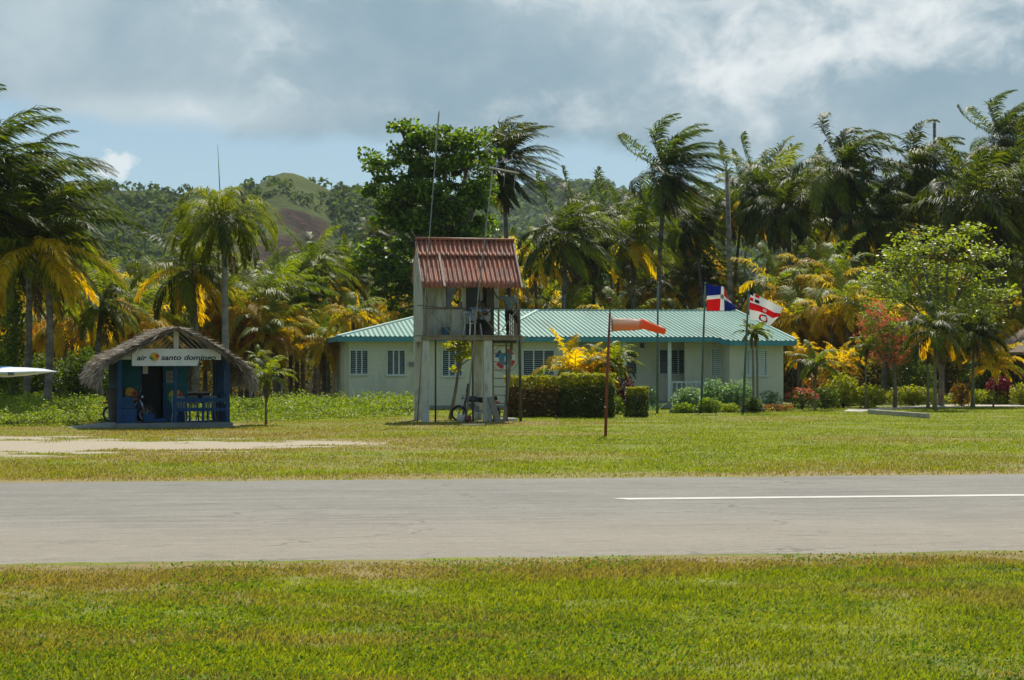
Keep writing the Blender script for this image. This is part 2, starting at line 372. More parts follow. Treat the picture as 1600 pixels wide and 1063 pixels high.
def runway_mat():
    m = bpy.data.materials.new('asphalt'); m.use_nodes = True; T = NT(m.node_tree); p = T.n['Principled BSDF']
    tc = T.new('ShaderNodeTexCoord'); v = tc.outputs['Object']
    sp = T.new('ShaderNodeSeparateXYZ'); T.l.new(v, sp.inputs[0]); y = sp.outputs[1]
    st = T.noise(T.scale(v, .10, 1.6, 1), 2.0, 6, .62); st2 = T.noise(T.scale(v, .35, 6, 1), 2.0, 5, .7)
    gr = T.noise(v, 60, 5, .8); bl = T.noise(v, .4, 4, .6); gr2 = T.noise(v, 14, 5, .7)
    c = T.mix(T.ramp(st, .35, .65), (.155, .143, .120), (.235, .217, .183))
    c = T.mix(T.ramp(bl, .35, .7, 0, .5), c, (.29, .27, .23))
    c = T.mix(T.ramp(st2, .52, .70, 0, .45), c, (.10, .097, .088))
    c = T.mix(T.ramp(st2, .40, .28, 0, .4), c, (.33, .315, .28))
    c = T.mix(T.ramp(gr2, .5, .75, 0, .35), c, (.14, .13, .115))
    # warmer, rubber free outer lanes nearest the grass
    c = T.mix(T.ramp(y, 7.0, 2.0, 0, .6), c, (.285, .245, .19))
    c = T.mix(T.ramp(y, 5.5, 8.5, 0, .35), c, (.17, .168, .15))
    c = T.mix(T.ramp(T.noise(T.scale(v, .5, 1.4, 1), 5, 6, .8), .50, .66, 0, .45), c, (.12, .115, .10))
    c = T.mix(T.ramp(T.noise(T.scale(v, .3, 1.2, 1), 7, 6, .8), .47, .33, 0, .5), c, (.40, .37, .32))
    c = T.mix(T.ramp(gr, .45, .68, 0, .6), c, (.08, .075, .065))
    c = T.mix(T.ramp(gr, .45, .3, 0, .45), c, (.52, .48, .42))
    vo = T.new('ShaderNodeTexVoronoi', feature='DISTANCE_TO_EDGE'); T.l.new(T.scale(v, .16, .55, 1), vo.inputs['Vector']); vo.inputs['Scale'].default_value = 1.0
    wv = T.new('ShaderNodeVectorMath', operation='ADD'); T.l.new(T.scale(v, .16, .55, 1), wv.inputs[0]); nz = T.new('ShaderNodeTexNoise'); T.l.new(v, nz.inputs['Vector']); nz.inputs['Scale'].default_value = 1.2; nz.inputs['Detail'].default_value = 5
    sc_ = T.new('ShaderNodeVectorMath', operation='SCALE'); T.l.new(nz.outputs['Color'], sc_.inputs[0]); sc_.inputs['Scale'].default_value = .35; T.l.new(sc_.outputs[0], wv.inputs[1]); T.l.new(wv.outputs[0], vo.inputs['Vector'])
    c = T.mix(T.m('MULTIPLY', T.ramp(vo.outputs[0], .010, .003, 0, .5), T.ramp(bl, .4, .55)), c, (.06, .055, .05))
    st3 = T.noise(T.scale(v, .25, 1.1, 1), 1.3, 6, .75)
    c = T.mix(T.ramp(st3, .56, .70, 0, .6), c, (.09, .085, .075))
    c = T.mix(T.ramp(st3, .36, .28, 0, .5), c, (.36, .33, .28))
    T.l.new(c, p.inputs['Base Color']); p.inputs['Roughness'].default_value = .85; p.inputs['Specular IOR Level'].default_value = .25
    b = T.new('ShaderNodeBump'); b.inputs['Strength'].default_value = .5; b.inputs['Distance'].default_value = .01
    T.l.new(gr, b.inputs['Height']); T.l.new(b.outputs[0], p.inputs['Normal'])
    return m
def build_runway():
    W = dist_line(F0[0], F0[1], N0)
    us = np.arange(-120, 120.01, .12)
    lo = (fbm(us, us*0, .9, 5, 1)-.5)*.5 ; hi = W + (fbm(us, us*0+7, .6, 5, 4)-.5)*.45
    rows = [lo, np.full_like(us, 2.0), np.full_like(us, W/2), np.full_like(us, W-1.5), hi]
    V = []
    rows = [lo, lo+.25] + rows[1:4] + [hi-.25, hi]
    for k, r in enumerate(rows): V.append(np.stack([us, r, np.full_like(us, -.02 if k in (0, 6) else .006)], -1))
    V = np.concatenate(V); n = len(us)
    Fq = []
    for k in range(6):
        i = np.arange(n-1)+k*n; Fq.append(np.stack([i, i+1, i+n+1, i+n], 1))
    o = link('runway', np_mesh('runway', V, np.concatenate(Fq)), None, runway_mat())
    o.location = (N0[0], N0[1], 0.002); o.rotation_euler = (0, 0, TH); tag(o, kind='structure')
    # centre stripe
    sm = mat('runway_paint', (.55, .54, .50), .7, (.43, .42, .38), 6, dirt=(.35, .33, .29), dirt_amt=.55, ds=5, stretch=(.3, 1.5, 1))
    x0 = X_(980, 30.3); u0 = x0*CU + (30.3-N0[1])*SU; v0 = -x0*SU + (30.3-N0[1])*CU
    us = np.arange(u0, u0+30, .2); e1 = v0-.18+(fbm(us, us*0, 3, 3, 8)-.5)*.03; e2 = v0+.18+(fbm(us, us*0, 3, 3, 2)-.5)*.03
    n = len(us); V = np.concatenate([np.stack([us, e1, us*0], -1), np.stack([us, e2, us*0], -1)])
    V[n, 0] -= .25
    i = np.arange(n-1)
    s = link('runway_centre_line', np_mesh('runway_centre_line', V, np.stack([i, i+1, i+n+1, i+n], 1)), None, sm)
    s.location = (N0[0], N0[1], 0.013); s.rotation_euler = (0, 0, TH); tag(s, kind='structure')
build_runway()

def blades(name, x, y, hgt, wid, mats, label=None, lean=.5):
    n = len(x); a = rng.random(n)*2*np.pi; h = hgt*(.5+rng.random(n)); wd = wid*(.6+.8*rng.random(n))
    lx = (rng.random(n)-.35)*lean*h*1.6; ly = (rng.random(n)-.5)*lean*h*1.6
    b = np.stack([x, y, np.full(n, -.01)], -1); s = np.stack([np.cos(a), np.sin(a), a*0], -1)*wd[:, None]/2
    mid = b + np.stack([lx*.35, ly*.35, h*.6], -1); tip = b + np.stack([lx, ly, h], -1)
    V = np.stack([b-s, b+s, mid+s*.9, mid-s*.9, tip+s*.12, tip-s*.12], 1).reshape(-1, 3)
    k = np.arange(n)*6
    Fq = np.concatenate([np.stack([k, k+1, k+2, k+3], 1), np.stack([k+3, k+2, k+4, k+5], 1)])
    dr = np.repeat(np.clip(dry_f(x, y)*(.6+.8*rng.random(n)), 0, 1), 6)
    return link(name, np_mesh(name, V, Fq, attrs={'dry': dr}), None, mats)
def build_lawn():
    # near lawn, in front of the runway
    n = 420000
    y = 11.5 + (24-11.5)*rng.random(n)**1.05; x = (rng.random(n)*2-1)*(y*.27+3.6)
    dn = -dist_line(x, y, N0); keep = (dn > -.15+.35*fbm(x, y, 2, 3, 6)) & (rng.random(n) < .25+1.1*sstep(dn, .0, 1.3)) & (fbm(x, y, 2.6, 3, 12)+rng.random(n)*.45 > .52)
    x, y = x[keep], y[keep]
    hh = .040*(.35+1.4*fbm(x, y, 1.0, 4, 14))*(.45+.55*sstep(-dist_line(x, y, N0), 0, 1.5))
    o = blades('near_grass', x, y, hh, .013, M_['blade'], lean=.9)
    tag(o, 'bright green rough grass in the foreground before the runway', 'grass', kind='stuff')
    # broad leaved weeds among it, flat clover-like leaves
    n = 34000; y = 11.5+10*rng.random(n); x = (rng.random(n)*2-1)*(y*.27+1.5); k = (fbm(x, y, .8, 4, 21) > .54) & (-dist_line(x, y, N0) > .5)
    x, y = x[k], y[k]; n = len(x); c = np.stack([x, y, .03+.05*rng.random(n)], -1)
    o = leafcloud('clover', c, .03, .022, M_['clover'], up=.4); tag(o, 'low broad-leaved clover scattered in the foreground grass', 'clover', kind='stuff')
    # lawn beyond the runway
    n = 340000
    y = 35 + 55*rng.random(n)**1.15; x = (rng.random(n)*2-1)*(y*.27+3)
    df = dist_line(x, y, F0); keep = (df > -.05) & (gravel_f(x, y)+rng.random(n)*.3 < .55) & (rng.random(n) < .3+.7*sstep(df, .2, 2))
    keep &= ~((np.abs(x-X_(272, 64)) < 2.2) & (np.abs(y-64) < 1.6))
    x, y = x[keep], y[keep]
    o = blades('far_grass', x, y, .04*(.6+.8*fbm(x, y, .8, 3, 3)), .02, M_['blade'], lean=.7)
    tag(o, 'mown lawn between the runway and the buildings', 'grass', kind='stuff')

def leafcloud(name, c, L, W, mats, up=0.0, parent=None, midx=None, wind=0.0, droop=0.0):
    """one small folded leaf per point"""
    n = len(c); d = rng.normal(size=(n, 3)); d[:, 2] = d[:, 2]*(1-up) - droop; d[:, 0] += wind
    d /= np.linalg.norm(d, axis=1)[:, None]+1e-9
    r = rng.normal(size=(n, 3))*(1-.6*up); r[:, 2] += up*2.5
    s = np.cross(d, r); s /= np.linalg.norm(s, axis=1)[:, None]+1e-9
    nn = np.cross(s, d)
    l = (L*(.6+.8*rng.random(n)))[:, None]; wd = (W*(.6+.8*rng.random(n)))[:, None]
    b = c - d*l*.5
    V = np.stack([b, b+d*l*.45+s*wd*.5-nn*wd*.12, b+d*l - nn*wd*.2, b+d*l*.45-s*wd*.5-nn*wd*.12], 1).reshape(-1, 3)
    k = np.arange(n)*4; Fq = np.stack([k, k+1, k+2, k+3], 1)
    return link(name, np_mesh(name, V, Fq, midx), parent, mats)
build_lawn()

# ---------------------------------------------------------------- hills
def hill_mat():
    m = bpy.data.materials.new('hill_ground'); m.use_nodes = True; T = NT(m.node_tree); p = T.n['Principled BSDF']
    g = T.new('ShaderNodeNewGeometry'); pos = g.outputs['Position']; bn = T.new('ShaderNodeAttribute', attribute_name='burn')
    n1 = T.noise(pos, .03, 6, .65); n2 = T.noise(pos, .25, 6, .7)
    c = T.mix(T.ramp(n1, .4, .6), (.085, .11, .035), (.12, .145, .05))
    c = T.mix(T.ramp(n2, .5, .7, 0, .7), c, (.05, .075, .02))
    bc = T.mix(T.ramp(n2, .4, .62), (.035, .026, .025), (.085, .05, .035))
    bc = T.mix(T.ramp(n1, .55, .7), bc, (.16, .055, .03))
    c = T.mix(T.ramp(T.m('ADD', bn.outputs['Fac'], T.m('MULTIPLY', T.m('SUBTRACT', n2, .5), .9)), .4, .6), c, bc)
    T.l.new(c, p.inputs['Base Color']); p.inputs['Roughness'].default_value = .95; p.inputs['Specular IOR Level'].default_value = .05
    b = T.new('ShaderNodeBump'); b.inputs['Strength'].default_value = 1; b.inputs['Distance'].default_value = 1.5
    T.l.new(T.noise(pos, .5, 6, .7), b.inputs['Height']); T.l.new(b.outputs[0], p.inputs['Normal'])
    return m
HM = hill_mat()
def hill(name, prof, D0, D1, wob, rough, seed):
    """ridge whose crest follows prof = [(px, py)] at distance D1; slope starts at D0"""
    xs_ = np.array([X_(a, D1) for a, b in prof]); zs_ = np.array([Z_(b, D1) for a, b in prof])
    def hf(x, y):
        cy = D1 + wob*(fbm(x, x*0, .006, 3, seed)-.5)*2
        crest = np.interp(x, xs_, zs_)
        t = (y-D0)/(cy-D0); q = np.clip(t, 0, 1)
        ang = crest/cy*(.62*q**.75 + .38*q**1.6)          # the slope always climbs towards the crest
        g = fbm(x, y*.55, .013, 4, seed+3)
        gully = np.abs(g-.5)*2; gully = (1-np.clip(gully*3.2, 0, 1))*rough*q*np.clip((1-q)*5, 0, 1)
        z = np.where(t < 1, ang*y, crest*np.clip(1-(t-1)*1.6, 0, 1))
        return np.maximum(z - gully, -.8)
    return hf
near_prof = [(-900, 340), (-300, 330), (0, 312), (100, 302), (150, 298), (200, 296), (260, 297), (310, 307), (345, 313), (372, 306), (398, 290), (420, 276), (440, 268), (465, 270), (495, 286), (528, 302), (550, 306), (590, 302), (630, 310), (680, 316), (760, 350), (850, 395), (1000, 440), (1300, 470), (2000, 480)]
far_prof = [(300, 400), (500, 350), (700, 315), (820, 298), (880, 292), (905, 288), (940, 294), (990, 306), (1050, 310), (1120, 300), (1180, 305), (1260, 318), (1400, 330), (1700, 320), (2300, 330)]
hN = hill('near', near_prof, 260, 640, 25, 15, 3); hFr = hill('far', far_prof, 700, 1250, 50, 25, 8)
def burn_f(x, y):
    t = x/np.maximum(y, 1)*F+800
    # a scorched slope right of the grassy knoll
    zx = X_(455, 540)
    return np.clip(1.05 - np.sqrt(((x-zx)/19)**2 + ((y-500)/120)**2)*.75 + (fbm(x, y, .05, 4, 31)-.5)*.9, 0, 1)
def knoll_f(x, y):
    return np.clip(1.1 - np.sqrt(((x-X_(449, 640))/23)**2 + ((y-630)/45)**2), 0, 1)
def hill_mesh(name, hf, x0, x1, y0, y1, nx, ny):
    XX, YY = np.meshgrid(np.linspace(x0, x1, nx), np.linspace(y0, y1, ny)); Zz = hf(XX, YY)
    V = np.stack([XX, YY, Zz], -1).reshape(-1, 3); i = (np.arange(ny-1)[:, None]*nx+np.arange(nx-1)).ravel()
    me = np_mesh(name, V, np.stack([i, i+1, i+nx+1, i+nx], 1), attrs={'burn': (burn_f(XX, YY) if name == 'hill' else XX*0).ravel()}, smooth=True)
    o = link(name, me, None, HM); tag(o, kind='structure')
hill_mesh('hill', hN, -420, 420, 250, 800, 260, 170)
hill_mesh('far_hill', hFr, -500, 900, 690, 1700, 200, 120)
def forest(name, hf, n, x0, x1, y0, y1, size, keepf, label, cards=34):
    x = x0+(x1-x0)*rng.random(n); y = y0+(y1-y0)*rng.random(n); k = keepf(x, y)
    x, y = x[k], y[k]; n = len(x)
    s = size*(.55+.9*rng.random(n)**1.5); z = hf(x, y)
    th = rng.random((n, cards))*2*np.pi; ph = np.arccos(1-1.35*rng.random((n, cards)))
    rr = (.7+.4*rng.random((n, cards)))
    c = np.stack([x[:, None]+s[:, None]*rr*np.sin(ph)*np.cos(th), y[:, None]+s[:, None]*rr*np.sin(ph)*np.sin(th), z[:, None]+s[:, None]*(.6+.95*rr*np.cos(ph))], -1).reshape(-1, 3)
    L = np.repeat(s, cards)*.62
    nrm = np.stack([np.sin(ph)*np.cos(th), np.sin(ph)*np.sin(th), np.cos(ph)], -1).reshape(-1, 3)+rng.normal(size=(n*cards, 3))*.45
    nrm /= np.linalg.norm(nrm, axis=1)[:, None]
    a = np.cross(nrm, rng.normal(size=nrm.shape)); a /= np.linalg.norm(a, axis=1)[:, None]; b = np.cross(nrm, a)
    l = L[:, None]*(.6+.6*rng.random(len(c)))[:, None]
    V = np.stack([c-a*l*.6, c-b*l*.45, c+a*l*.6, c+b*l*.45], 1).reshape(-1, 3); q = np.arange(len(c))*4
    o = link(name, np_mesh(name, V, np.stack([q, q+1, q+2, q+3], 1)), None, M_['far_leaf'])
    # dark cores so that crowns are not see-through
    tag(o, label, 'forest', kind='stuff')
def keepN(x, y):
    d = fbm(x, y, .018, 4, 40)
    return (rng.random(len(x)) > knoll_f(x, y)*1.5) & (rng.random(len(x)) > burn_f(x, y)*2.3) & (d + rng.random(len(x))*.25 > .46) & (np.abs(x) < y*.30+20)
forest('hill_forest', hN, 26000, -190, 40, 330, 690, 2.0, keepN, 'dark green tropical woods covering the near hillside', 26)
forest('far_hill_forest', hFr, 9000, -40, 330, 850, 1330, 4.2, lambda x, y: fbm(x, y, .02, 3, 44) > .35, 'blue-green woods on the distant ridge', 22)

# ---------------------------------------------------------------- palms
def frond(az, el, L, wind, grav, nl, Lf, out, mi, wl=.05, droop=.5, seg=13, rach=.028, vshape=.25):
    d = np.array([math.cos(el)*math.cos(az), math.cos(el)*math.sin(az), math.sin(el)]); p = np.zeros(3)
    pts = [p.copy()]; dirs = [d.copy()]; ds = L/seg
    for i in range(seg):
        t = (i+1)/seg; d = d + np.array([wind*(.5+1.3*t), 0, -grav*(.35+1.5*t)])*ds/ max(L, 1)*1.7
        d /= np.linalg.norm(d); p = p + d*ds; pts.append(p.copy()); dirs.append(d.copy())
    pts = np.array(pts); dirs = np.array(dirs)
    V, Fc, Mi = out
    # rachis as thin 3-sided tube
    b = sum(len(v) for v in V)
    rr = rach*(1-.85*np.linspace(0, 1, seg+1)); side = np.cross(dirs, [0, 0, 1.0]); side /= np.linalg.norm(side, axis=1)[:, None]+1e-6
    upv = np.cross(side, dirs)
    ring = np.stack([pts+side*rr[:, None], pts+upv*rr[:, None], pts-side*rr[:, None]], 1).reshape(-1, 3)
    V.append(ring); q = []
    for i in range(seg):
        for k in range(3): a = b+i*3+k; c = b+i*3+(k+1) % 3; q.append((a, c, c+3, a+3))
    Fc.append(np.array(q)); Mi += [mi]*len(q)
    # leaflets
    t = np.linspace(.13, .99, nl) + rng.normal(size=nl)*.006; t = np.clip(t, .1, .995)
    f = t*seg; i = np.minimum(f.astype(int), seg-1); fr = (f-i)[:, None]
    bp = pts[i]*(1-fr)+pts[i+1]*fr; bd = dirs[i]*(1-fr)+dirs[i+1]*fr
    sd = side[i]; uv = upv[i]
    prof = np.clip(np.sin(np.pi*(t*.86+.13))**.6, .15, 1)
    for sg in (-1, 1):
        n = nl; ln = (Lf*prof*(.85+.3*rng.random(n)))[:, None]
        d1 = sd*sg*(1.0-.45*t[:, None]) + bd*(.45+.7*t[:, None]) + uv*vshape + np.array([wind*.35, 0, -droop*.35]) + rng.normal(size=(n, 3))*.13
        d1 /= np.linalg.norm(d1, axis=1)[:, None]
        d2 = d1 + np.array([wind*.5, 0, -droop]) + rng.normal(size=(n, 3))*.1; d2 /= np.linalg.norm(d2, axis=1)[:, None]
        wd = np.cross(d1, uv)+bd*.5; wd /= np.linalg.norm(wd, axis=1)[:, None]; wd = wd*wl*.5
        m = bp+d1*ln*.5; e = m+d2*ln*.5
        b = sum(len(v) for v in V)
        V.append(np.stack([bp-wd*.6, bp+wd*.6, m+wd, m-wd, e+wd*.15, e-wd*.15], 1).reshape(-1, 3))
        k = np.arange(n)*6+b
        Fc.append(np.stack([k, k+1, k+2, k+3], 1)); Fc.append(np.stack([k+3, k+2, k+4, k+5], 1)); Mi += [mi]*(2*n)
PM = ['palm_green', 'palm_lime', 'palm_yellow', 'palm_orange', 'palm_dead']
def crown_mesh(name, n, L, wind=.45, mode='green', nl=58, Lf=1.0, e_hi=74, e_lo=-40, grav=.75, dead=3, wl=.074, droop=.85, vshape=.25, seedk=0):
    V, Fc, Mi = [], [], []; out = (V, Fc, Mi)
    ga = 2.39996
    for i in range(n):
        q = i/max(n-1, 1); az = i*ga + rng.normal()*.15; el = R(e_hi + (e_lo-e_hi)*q**.9) + rng.normal()*.08
        r = rng.random()
        if mode == 'green': mi = 0 if q < .55 or r < .5 else (1 if q < .8 or r < .75 else 2)
        elif mode == 'mixed': mi = (0 if r < .5 else 1) if q < .5 else (1 if r < .55 else 2 if r < .93 else 3)
        elif mode == 'yellow': mi = 1 if q < .2 else (2 if r < .82 else (3 if r < .88 else 1))
        elif mode == 'gold': mi = 2 if r < .8 else 1
        elif mode == 'limey': mi = (0 if r < .3 else 1) if q < .5 else (1 if r < .6 else 2 if r < .85 else 0)
        elif mode == 'lime': mi = 1 if r < .85 else 0
        else: mi = 0
        l = L*(.72+.28*math.sin(math.pi*min(1, q*.75+.25)))*(.9+.2*rng.random())
        frond(az, el, l, wind*(.7+.5*rng.random()), grav*(.8+.5*rng.random()), nl, Lf*(l/L), out, mi, wl, droop, vshape=vshape)
    for i in range(dead):
        frond(rng.random()*6.28, R(-55-25*rng.random()), L*.7, wind*.3, 1.1, nl//2, Lf*.7, out, 4, wl*.8, .9)
    Vv = np.concatenate(V); Fq = np.concatenate(Fc)
    me = np_mesh(name, Vv, Fq, Mi)
    for k in PM: me.materials.append(M_[k])
    return me
CR = {}
for k in range(5): CR['g%d' % k] = crown_mesh('palm_crown', 38+k % 3*3, 4.6, .5+.14*(k % 3), 'green', dead=5)
for k in range(3): CR['m%d' % k] = crown_mesh('palm_crown', 30, 4.6, .4, 'mixed', dead=3)
for k in range(4): CR['y%d' % k] = crown_mesh('palm_crown', 19, 4.2, .22, 'yellow', e_lo=-25, grav=.85, dead=2, wl=.085, nl=46)
for k in range(2): CR['w%d' % k] = crown_mesh('palm_crown', 46, 4.9, .95, 'green', dead=8, e_hi=84, e_lo=-58, grav=.68, droop=.8)      # strongly wind-blown
for k in range(2): CR['l%d' % k] = crown_mesh('palm_crown', 34, 4.6, .35, 'limey', dead=3)
CR['royal'] = crown_mesh('palm_crown', 34, 4.4, .5, 'lime', nl=74, Lf=.85, e_hi=60, e_lo=-15, grav=1.25, dead=3, wl=.05, droop=.9, vshape=.5)
for k in range(2): CR['s%d' % k] = crown_mesh('palm_crown', 15, 2.1, .25, 'lime', nl=30, Lf=.5, e_lo=0, grav=.8, dead=1, wl=.085)   # small garden palms
for k in range(2): CR['a%d' % k] = crown_mesh('palm_crown', 24, 2.0, .35, 'gold', nl=34, Lf=.45, e_hi=80, e_lo=5, grav=.9, dead=0, wl=.08)
for k in range(2): CR['x%d' % k] = crown_mesh('palm_crown', 22, 2.1, .35, 'green', nl=50, Lf=.6, e_hi=80, e_lo=-10, grav=1.15, dead=2, wl=.05, droop=1.0, vshape=.4)

def palm(crown, base, hub, sc, r0, label, group=None, name='coconut_palm', cat='palm tree', bend=.6, tm='trunk', nuts=True, rz=None):
    base = Vector(base); hub = Vector(hub)
    t = empty(name, base, 0, label, cat, group)
    h = hub-base; n = 9; pts = []; rs = []
    for i in range(n+1):
        q = i/n; off = math.sin(math.pi*q)*bend*.5
        pts.append((h.x*q**1.4 + off*(-.6 if h.x > 0 else .6), h.y*q, h.z*q - .02*(i == 0)))
        rs.append(r0*(1.45 if i == 0 else 1.0-.38*q))
    mb = MB().tube(pts, rs, 8); mb.build('trunk', M_[tm], t, True)
    c = bpy.data.objects.new('crown', CR[crown]); col.objects.link(c); c.parent = t; c.location = h; c.scale = (sc,)*3
    c.rotation_euler = (rnd.uniform(-.1, .1), rnd.uniform(-.06, .14), rnd.uniform(-.5, .5) if rz is None else rz)
    if nuts and sc > .6:
        m = MB()
        for i in range(7):
            a = rnd.uniform(0, 6.28); m.ball((h.x+.28*math.cos(a), h.y+.28*math.sin(a), h.z-.25-rnd.random()*.3), (.11, .11, .14), 7, 5)
        m.ball((h.x, h.y, h.z-.3), (.32, .32, .3), 10, 7)
        m.build('coconuts', M_['coconut'], t, True)
    return t
def ppx(crown, px, py, D, sc, label, bx=None, r=.15, **kw):
    """palm whose hub shows at (px,py); foot near column bx"""
    hub = P(px, py, D); b = Vector((X_(bx if bx is not None else px-6, D), D, 0))
    return palm(crown, b, hub, sc, r, label, **kw)

HERO = [
 # crown, hub px, py, D, scale, foot px, radius, label
 ('w0', -38, 305, 74, 1.16, -20, .17, 'largest windblown coconut palm at the left edge, its dark crown cut by the frame'),
 ('g1', 40, 318, 80, 1.05, 40, .16, 'tall dark coconut palm leaning over the wing tip, second from the left edge'),
 ('m0', 72, 385, 73, 1.02, 72, .17, 'coconut palm with a thick straight brown trunk above the white wing tip'),
 ('g1', 8, 420, 84, .85, 24, .13, 'coconut palm with a slim bluish trunk behind the white wing tip'),
 ('l1', 160, 474, 84, .68, 158, .16, 'low green coconut palm with a starry crown left of the thatched kiosk'),
 ('l0', 298, 420, 82, .84, 303, .15, 'broad coconut palm rising right behind the thatched kiosk roof'),
 ('l1', 492, 418, 104, .74, 492, .16, 'coconut palm with an upright crown between the royal palm and the house'),
 ('l0', 448, 440, 106, .68, 452, .15, 'lime coconut palm left of the upright one beside the house'),
 ('l0', 548, 436, 110, .72, 560, .15, 'coconut palm just left of the house roof, under the big almond tree'),
 ('g4', 588, 372, 128, .55, 588, .14, 'coconut palm peeping over the left side of the big almond tree'),
 ('w1', 786, 258, 112, .88, 790, .17, 'tall windblown coconut palm right behind the big almond tree with a skirt of dead fronds'),
 ('g0', 886, 372, 108, .98, 884, .17, 'coconut palm with a wide round crown above the house roof, right of the lookout hut'),
 ('l0', 985, 375, 115, .92, 988, .15, 'coconut palm over the middle of the house roof behind the windsock'),
 ('w0', 1042, 268, 114, .92, 1040, .17, 'tall windblown coconut palm with an S-curved trunk above the flagpoles'),
 ('g2', 1082, 345, 122, .85, 1090, .15, 'coconut palm half hidden by the tall S-curved one'),
 ('g1', 1190, 295, 120, .82, 1215, .14, 'coconut palm just right of the bare grey palm stem'),
 ('g3', 1228, 330, 116, .80, 1240, .14, 'coconut palm above the right end of the house roof'),
 ('w1', 1318, 268, 114, .98, 1345, .17, 'large windblown coconut palm with a leaning trunk above the red flowering tree'),
 ('g4', 1262, 300, 126, .72, 1262, .14, 'thin coconut palm left of the large leaning one'),
 ('g2', 1432, 268, 116, .98, 1440, .17, 'coconut palm with upswept crown in front of the bare dark stump'),
 ('g0', 1375, 350, 112, .85, 1385, .15, 'dark coconut palm above the pale almond tree'),
 ('w0', 1566, 218, 122, .85, 1560, .16, 'highest coconut palm near the right edge'),
 ('g3', 1530, 320, 108, 1.15, 1540, .18, 'wide dark coconut palm at the right above the pale almond tree'),
 ('g1', 1610, 300, 112, 1.05, 1600, .16, 'coconut palm cut by the right edge of the frame'),
 ('m0', 1470, 395, 118, .85, 1478, .15, 'lower coconut palm directly behind the pale almond tree'),
]
for (c, px, py, D, sc, bx, r, lb) in HERO:
    ppx(c, px, py, D, sc*(1.0 if px > 1150 or c[0] == 'w' or px < 60 else .88), lb, bx, r, group='coconut palms of the grove', bend=1.4 if 'S-curved' in lb else .5)
royal = ppx('royal', 350, 342, 79, .74, 'royal palm with drooping lime crown and smooth grey trunk behind the kiosk', 352, .17, name='royal_palm', tm='trunk_royal', nuts=False, bend=.05, rz=2.0)
MB().tube([(0, 0, 3.0), (0, 0, 3.2)], [.01, .01]); 
sp = MB().tube([(X_(348, 79)-X_(352, 79)-.05, 0, Z_(345, 79)), (X_(340, 79)-X_(352, 79), 0, Z_(226, 79))], [.035, .006], 5).build('spear_leaf', M_['palm_lime'], royal)

# background rows of the grove
BINS = [(-999, -5, 'beyond the left edge'), (-5, 140, 'behind the wing tip'), (140, 400, 'behind the kiosk'), (400, 540, 'between kiosk and house'), (540, 645, 'over the left roof end'), (645, 820, 'behind the lookout tower'), (820, 1000, 'above the windsock'), (1000, 1160, 'above the flagpoles'), (1160, 1250, 'over the right roof end'), (1250, 1420, 'behind the red flowering tree'), (1420, 1600, 'behind the garden palms'), (1600, 9999, 'beyond the right edge')]
ORD = ['first', 'second', 'third', 'fourth', 'fifth', 'sixth', 'seventh', 'eighth', 'ninth', 'tenth', 'eleventh', 'twelfth', 'thirteenth', 'fourteenth', 'fifteenth', 'sixteenth', 'seventeenth', 'eighteenth', 'nineteenth', 'twentieth', 'twenty-first', 'twenty-second', 'twenty-third', 'twenty-fourth', 'twenty-fifth', 'twenty-sixth']
def row(specs, kind, group):
    for lo, hi, where in BINS:
        for i, sp_ in enumerate(sorted([q for q in specs if lo <= q[1] < hi], key=lambda q: q[1])):
            c, px, py, D, sc, bx, bend = sp_
            ppx(c, px, py, D, sc, '%s %s, %s from the left' % (kind, where, ORD[min(i, 25)]), bx, .13, group=group, bend=bend, nuts=False)
keys = ['g0', 'l0', 'g2', 'l1', 'g4', 'm0', 'm1', 'm2']; A = []
for i in range(72):
    D = rnd.uniform(118, 170); px = -110+1830*(i+rnd.random())/72
    top = rnd.uniform(440, 505) if 60 < px < 640 else rnd.uniform(330, 470) if px <= 60 else rnd.uniform(400, 480) if px < 850 else rnd.uniform(365, 460) if px < 1150 else rnd.uniform(300, 430)
    A.append((rnd.choice(keys), px, top, D, rnd.uniform(.75, 1.05)*(.8 if 60 < px < 640 else 1), px+rnd.uniform(-25, 25), rnd.uniform(.1, .9)))
row(A, 'slender back-row coconut palm', 'back rows of coconut palms'); A = []
for i in range(64):
    px = -110+1830*(i+rnd.random())/64; D = rnd.uniform(112, 140) if 520 < px < 1260 else rnd.uniform(97, 140)
    A.append((rnd.choice(['y0', 'y1', 'y2', 'y3', 'y0', 'm1']), px, rnd.uniform(462, 530), D, rnd.uniform(.65, .95)*(.8 if 60 < px < 640 else 1), px+rnd.uniform(-8, 8), .2))
for i, (px, py, D) in enumerate([(215, 500, 92), (255, 480, 96), (110, 505, 96), (390, 478, 96), (430, 500, 100), (1215, 455, 108), (1290, 470, 108), (1245, 500, 104), (1330, 480, 112), (640, 470, 116), (780, 440, 116), (835, 400, 118)]):
    A.append(('y%d' % (i % 4), px, py, D, .85, px+3, .2))
for i in range(24):
    px = 15+540*(i+rnd.random())/24; A.append(('y%d' % (i % 4), px, rnd.uniform(485, 540), rnd.uniform(93, 106), rnd.uniform(.5, .7), px+rnd.uniform(-4, 4), .1))
for i in range(8):
    px = 1245+110*(i+rnd.random())/8; A.append(('y%d' % (i % 4), px, rnd.uniform(430, 530), rnd.uniform(100, 112), rnd.uniform(.6, .8), px, .1))
row(A, 'short yellowing coconut palm', 'yellow understorey palms')
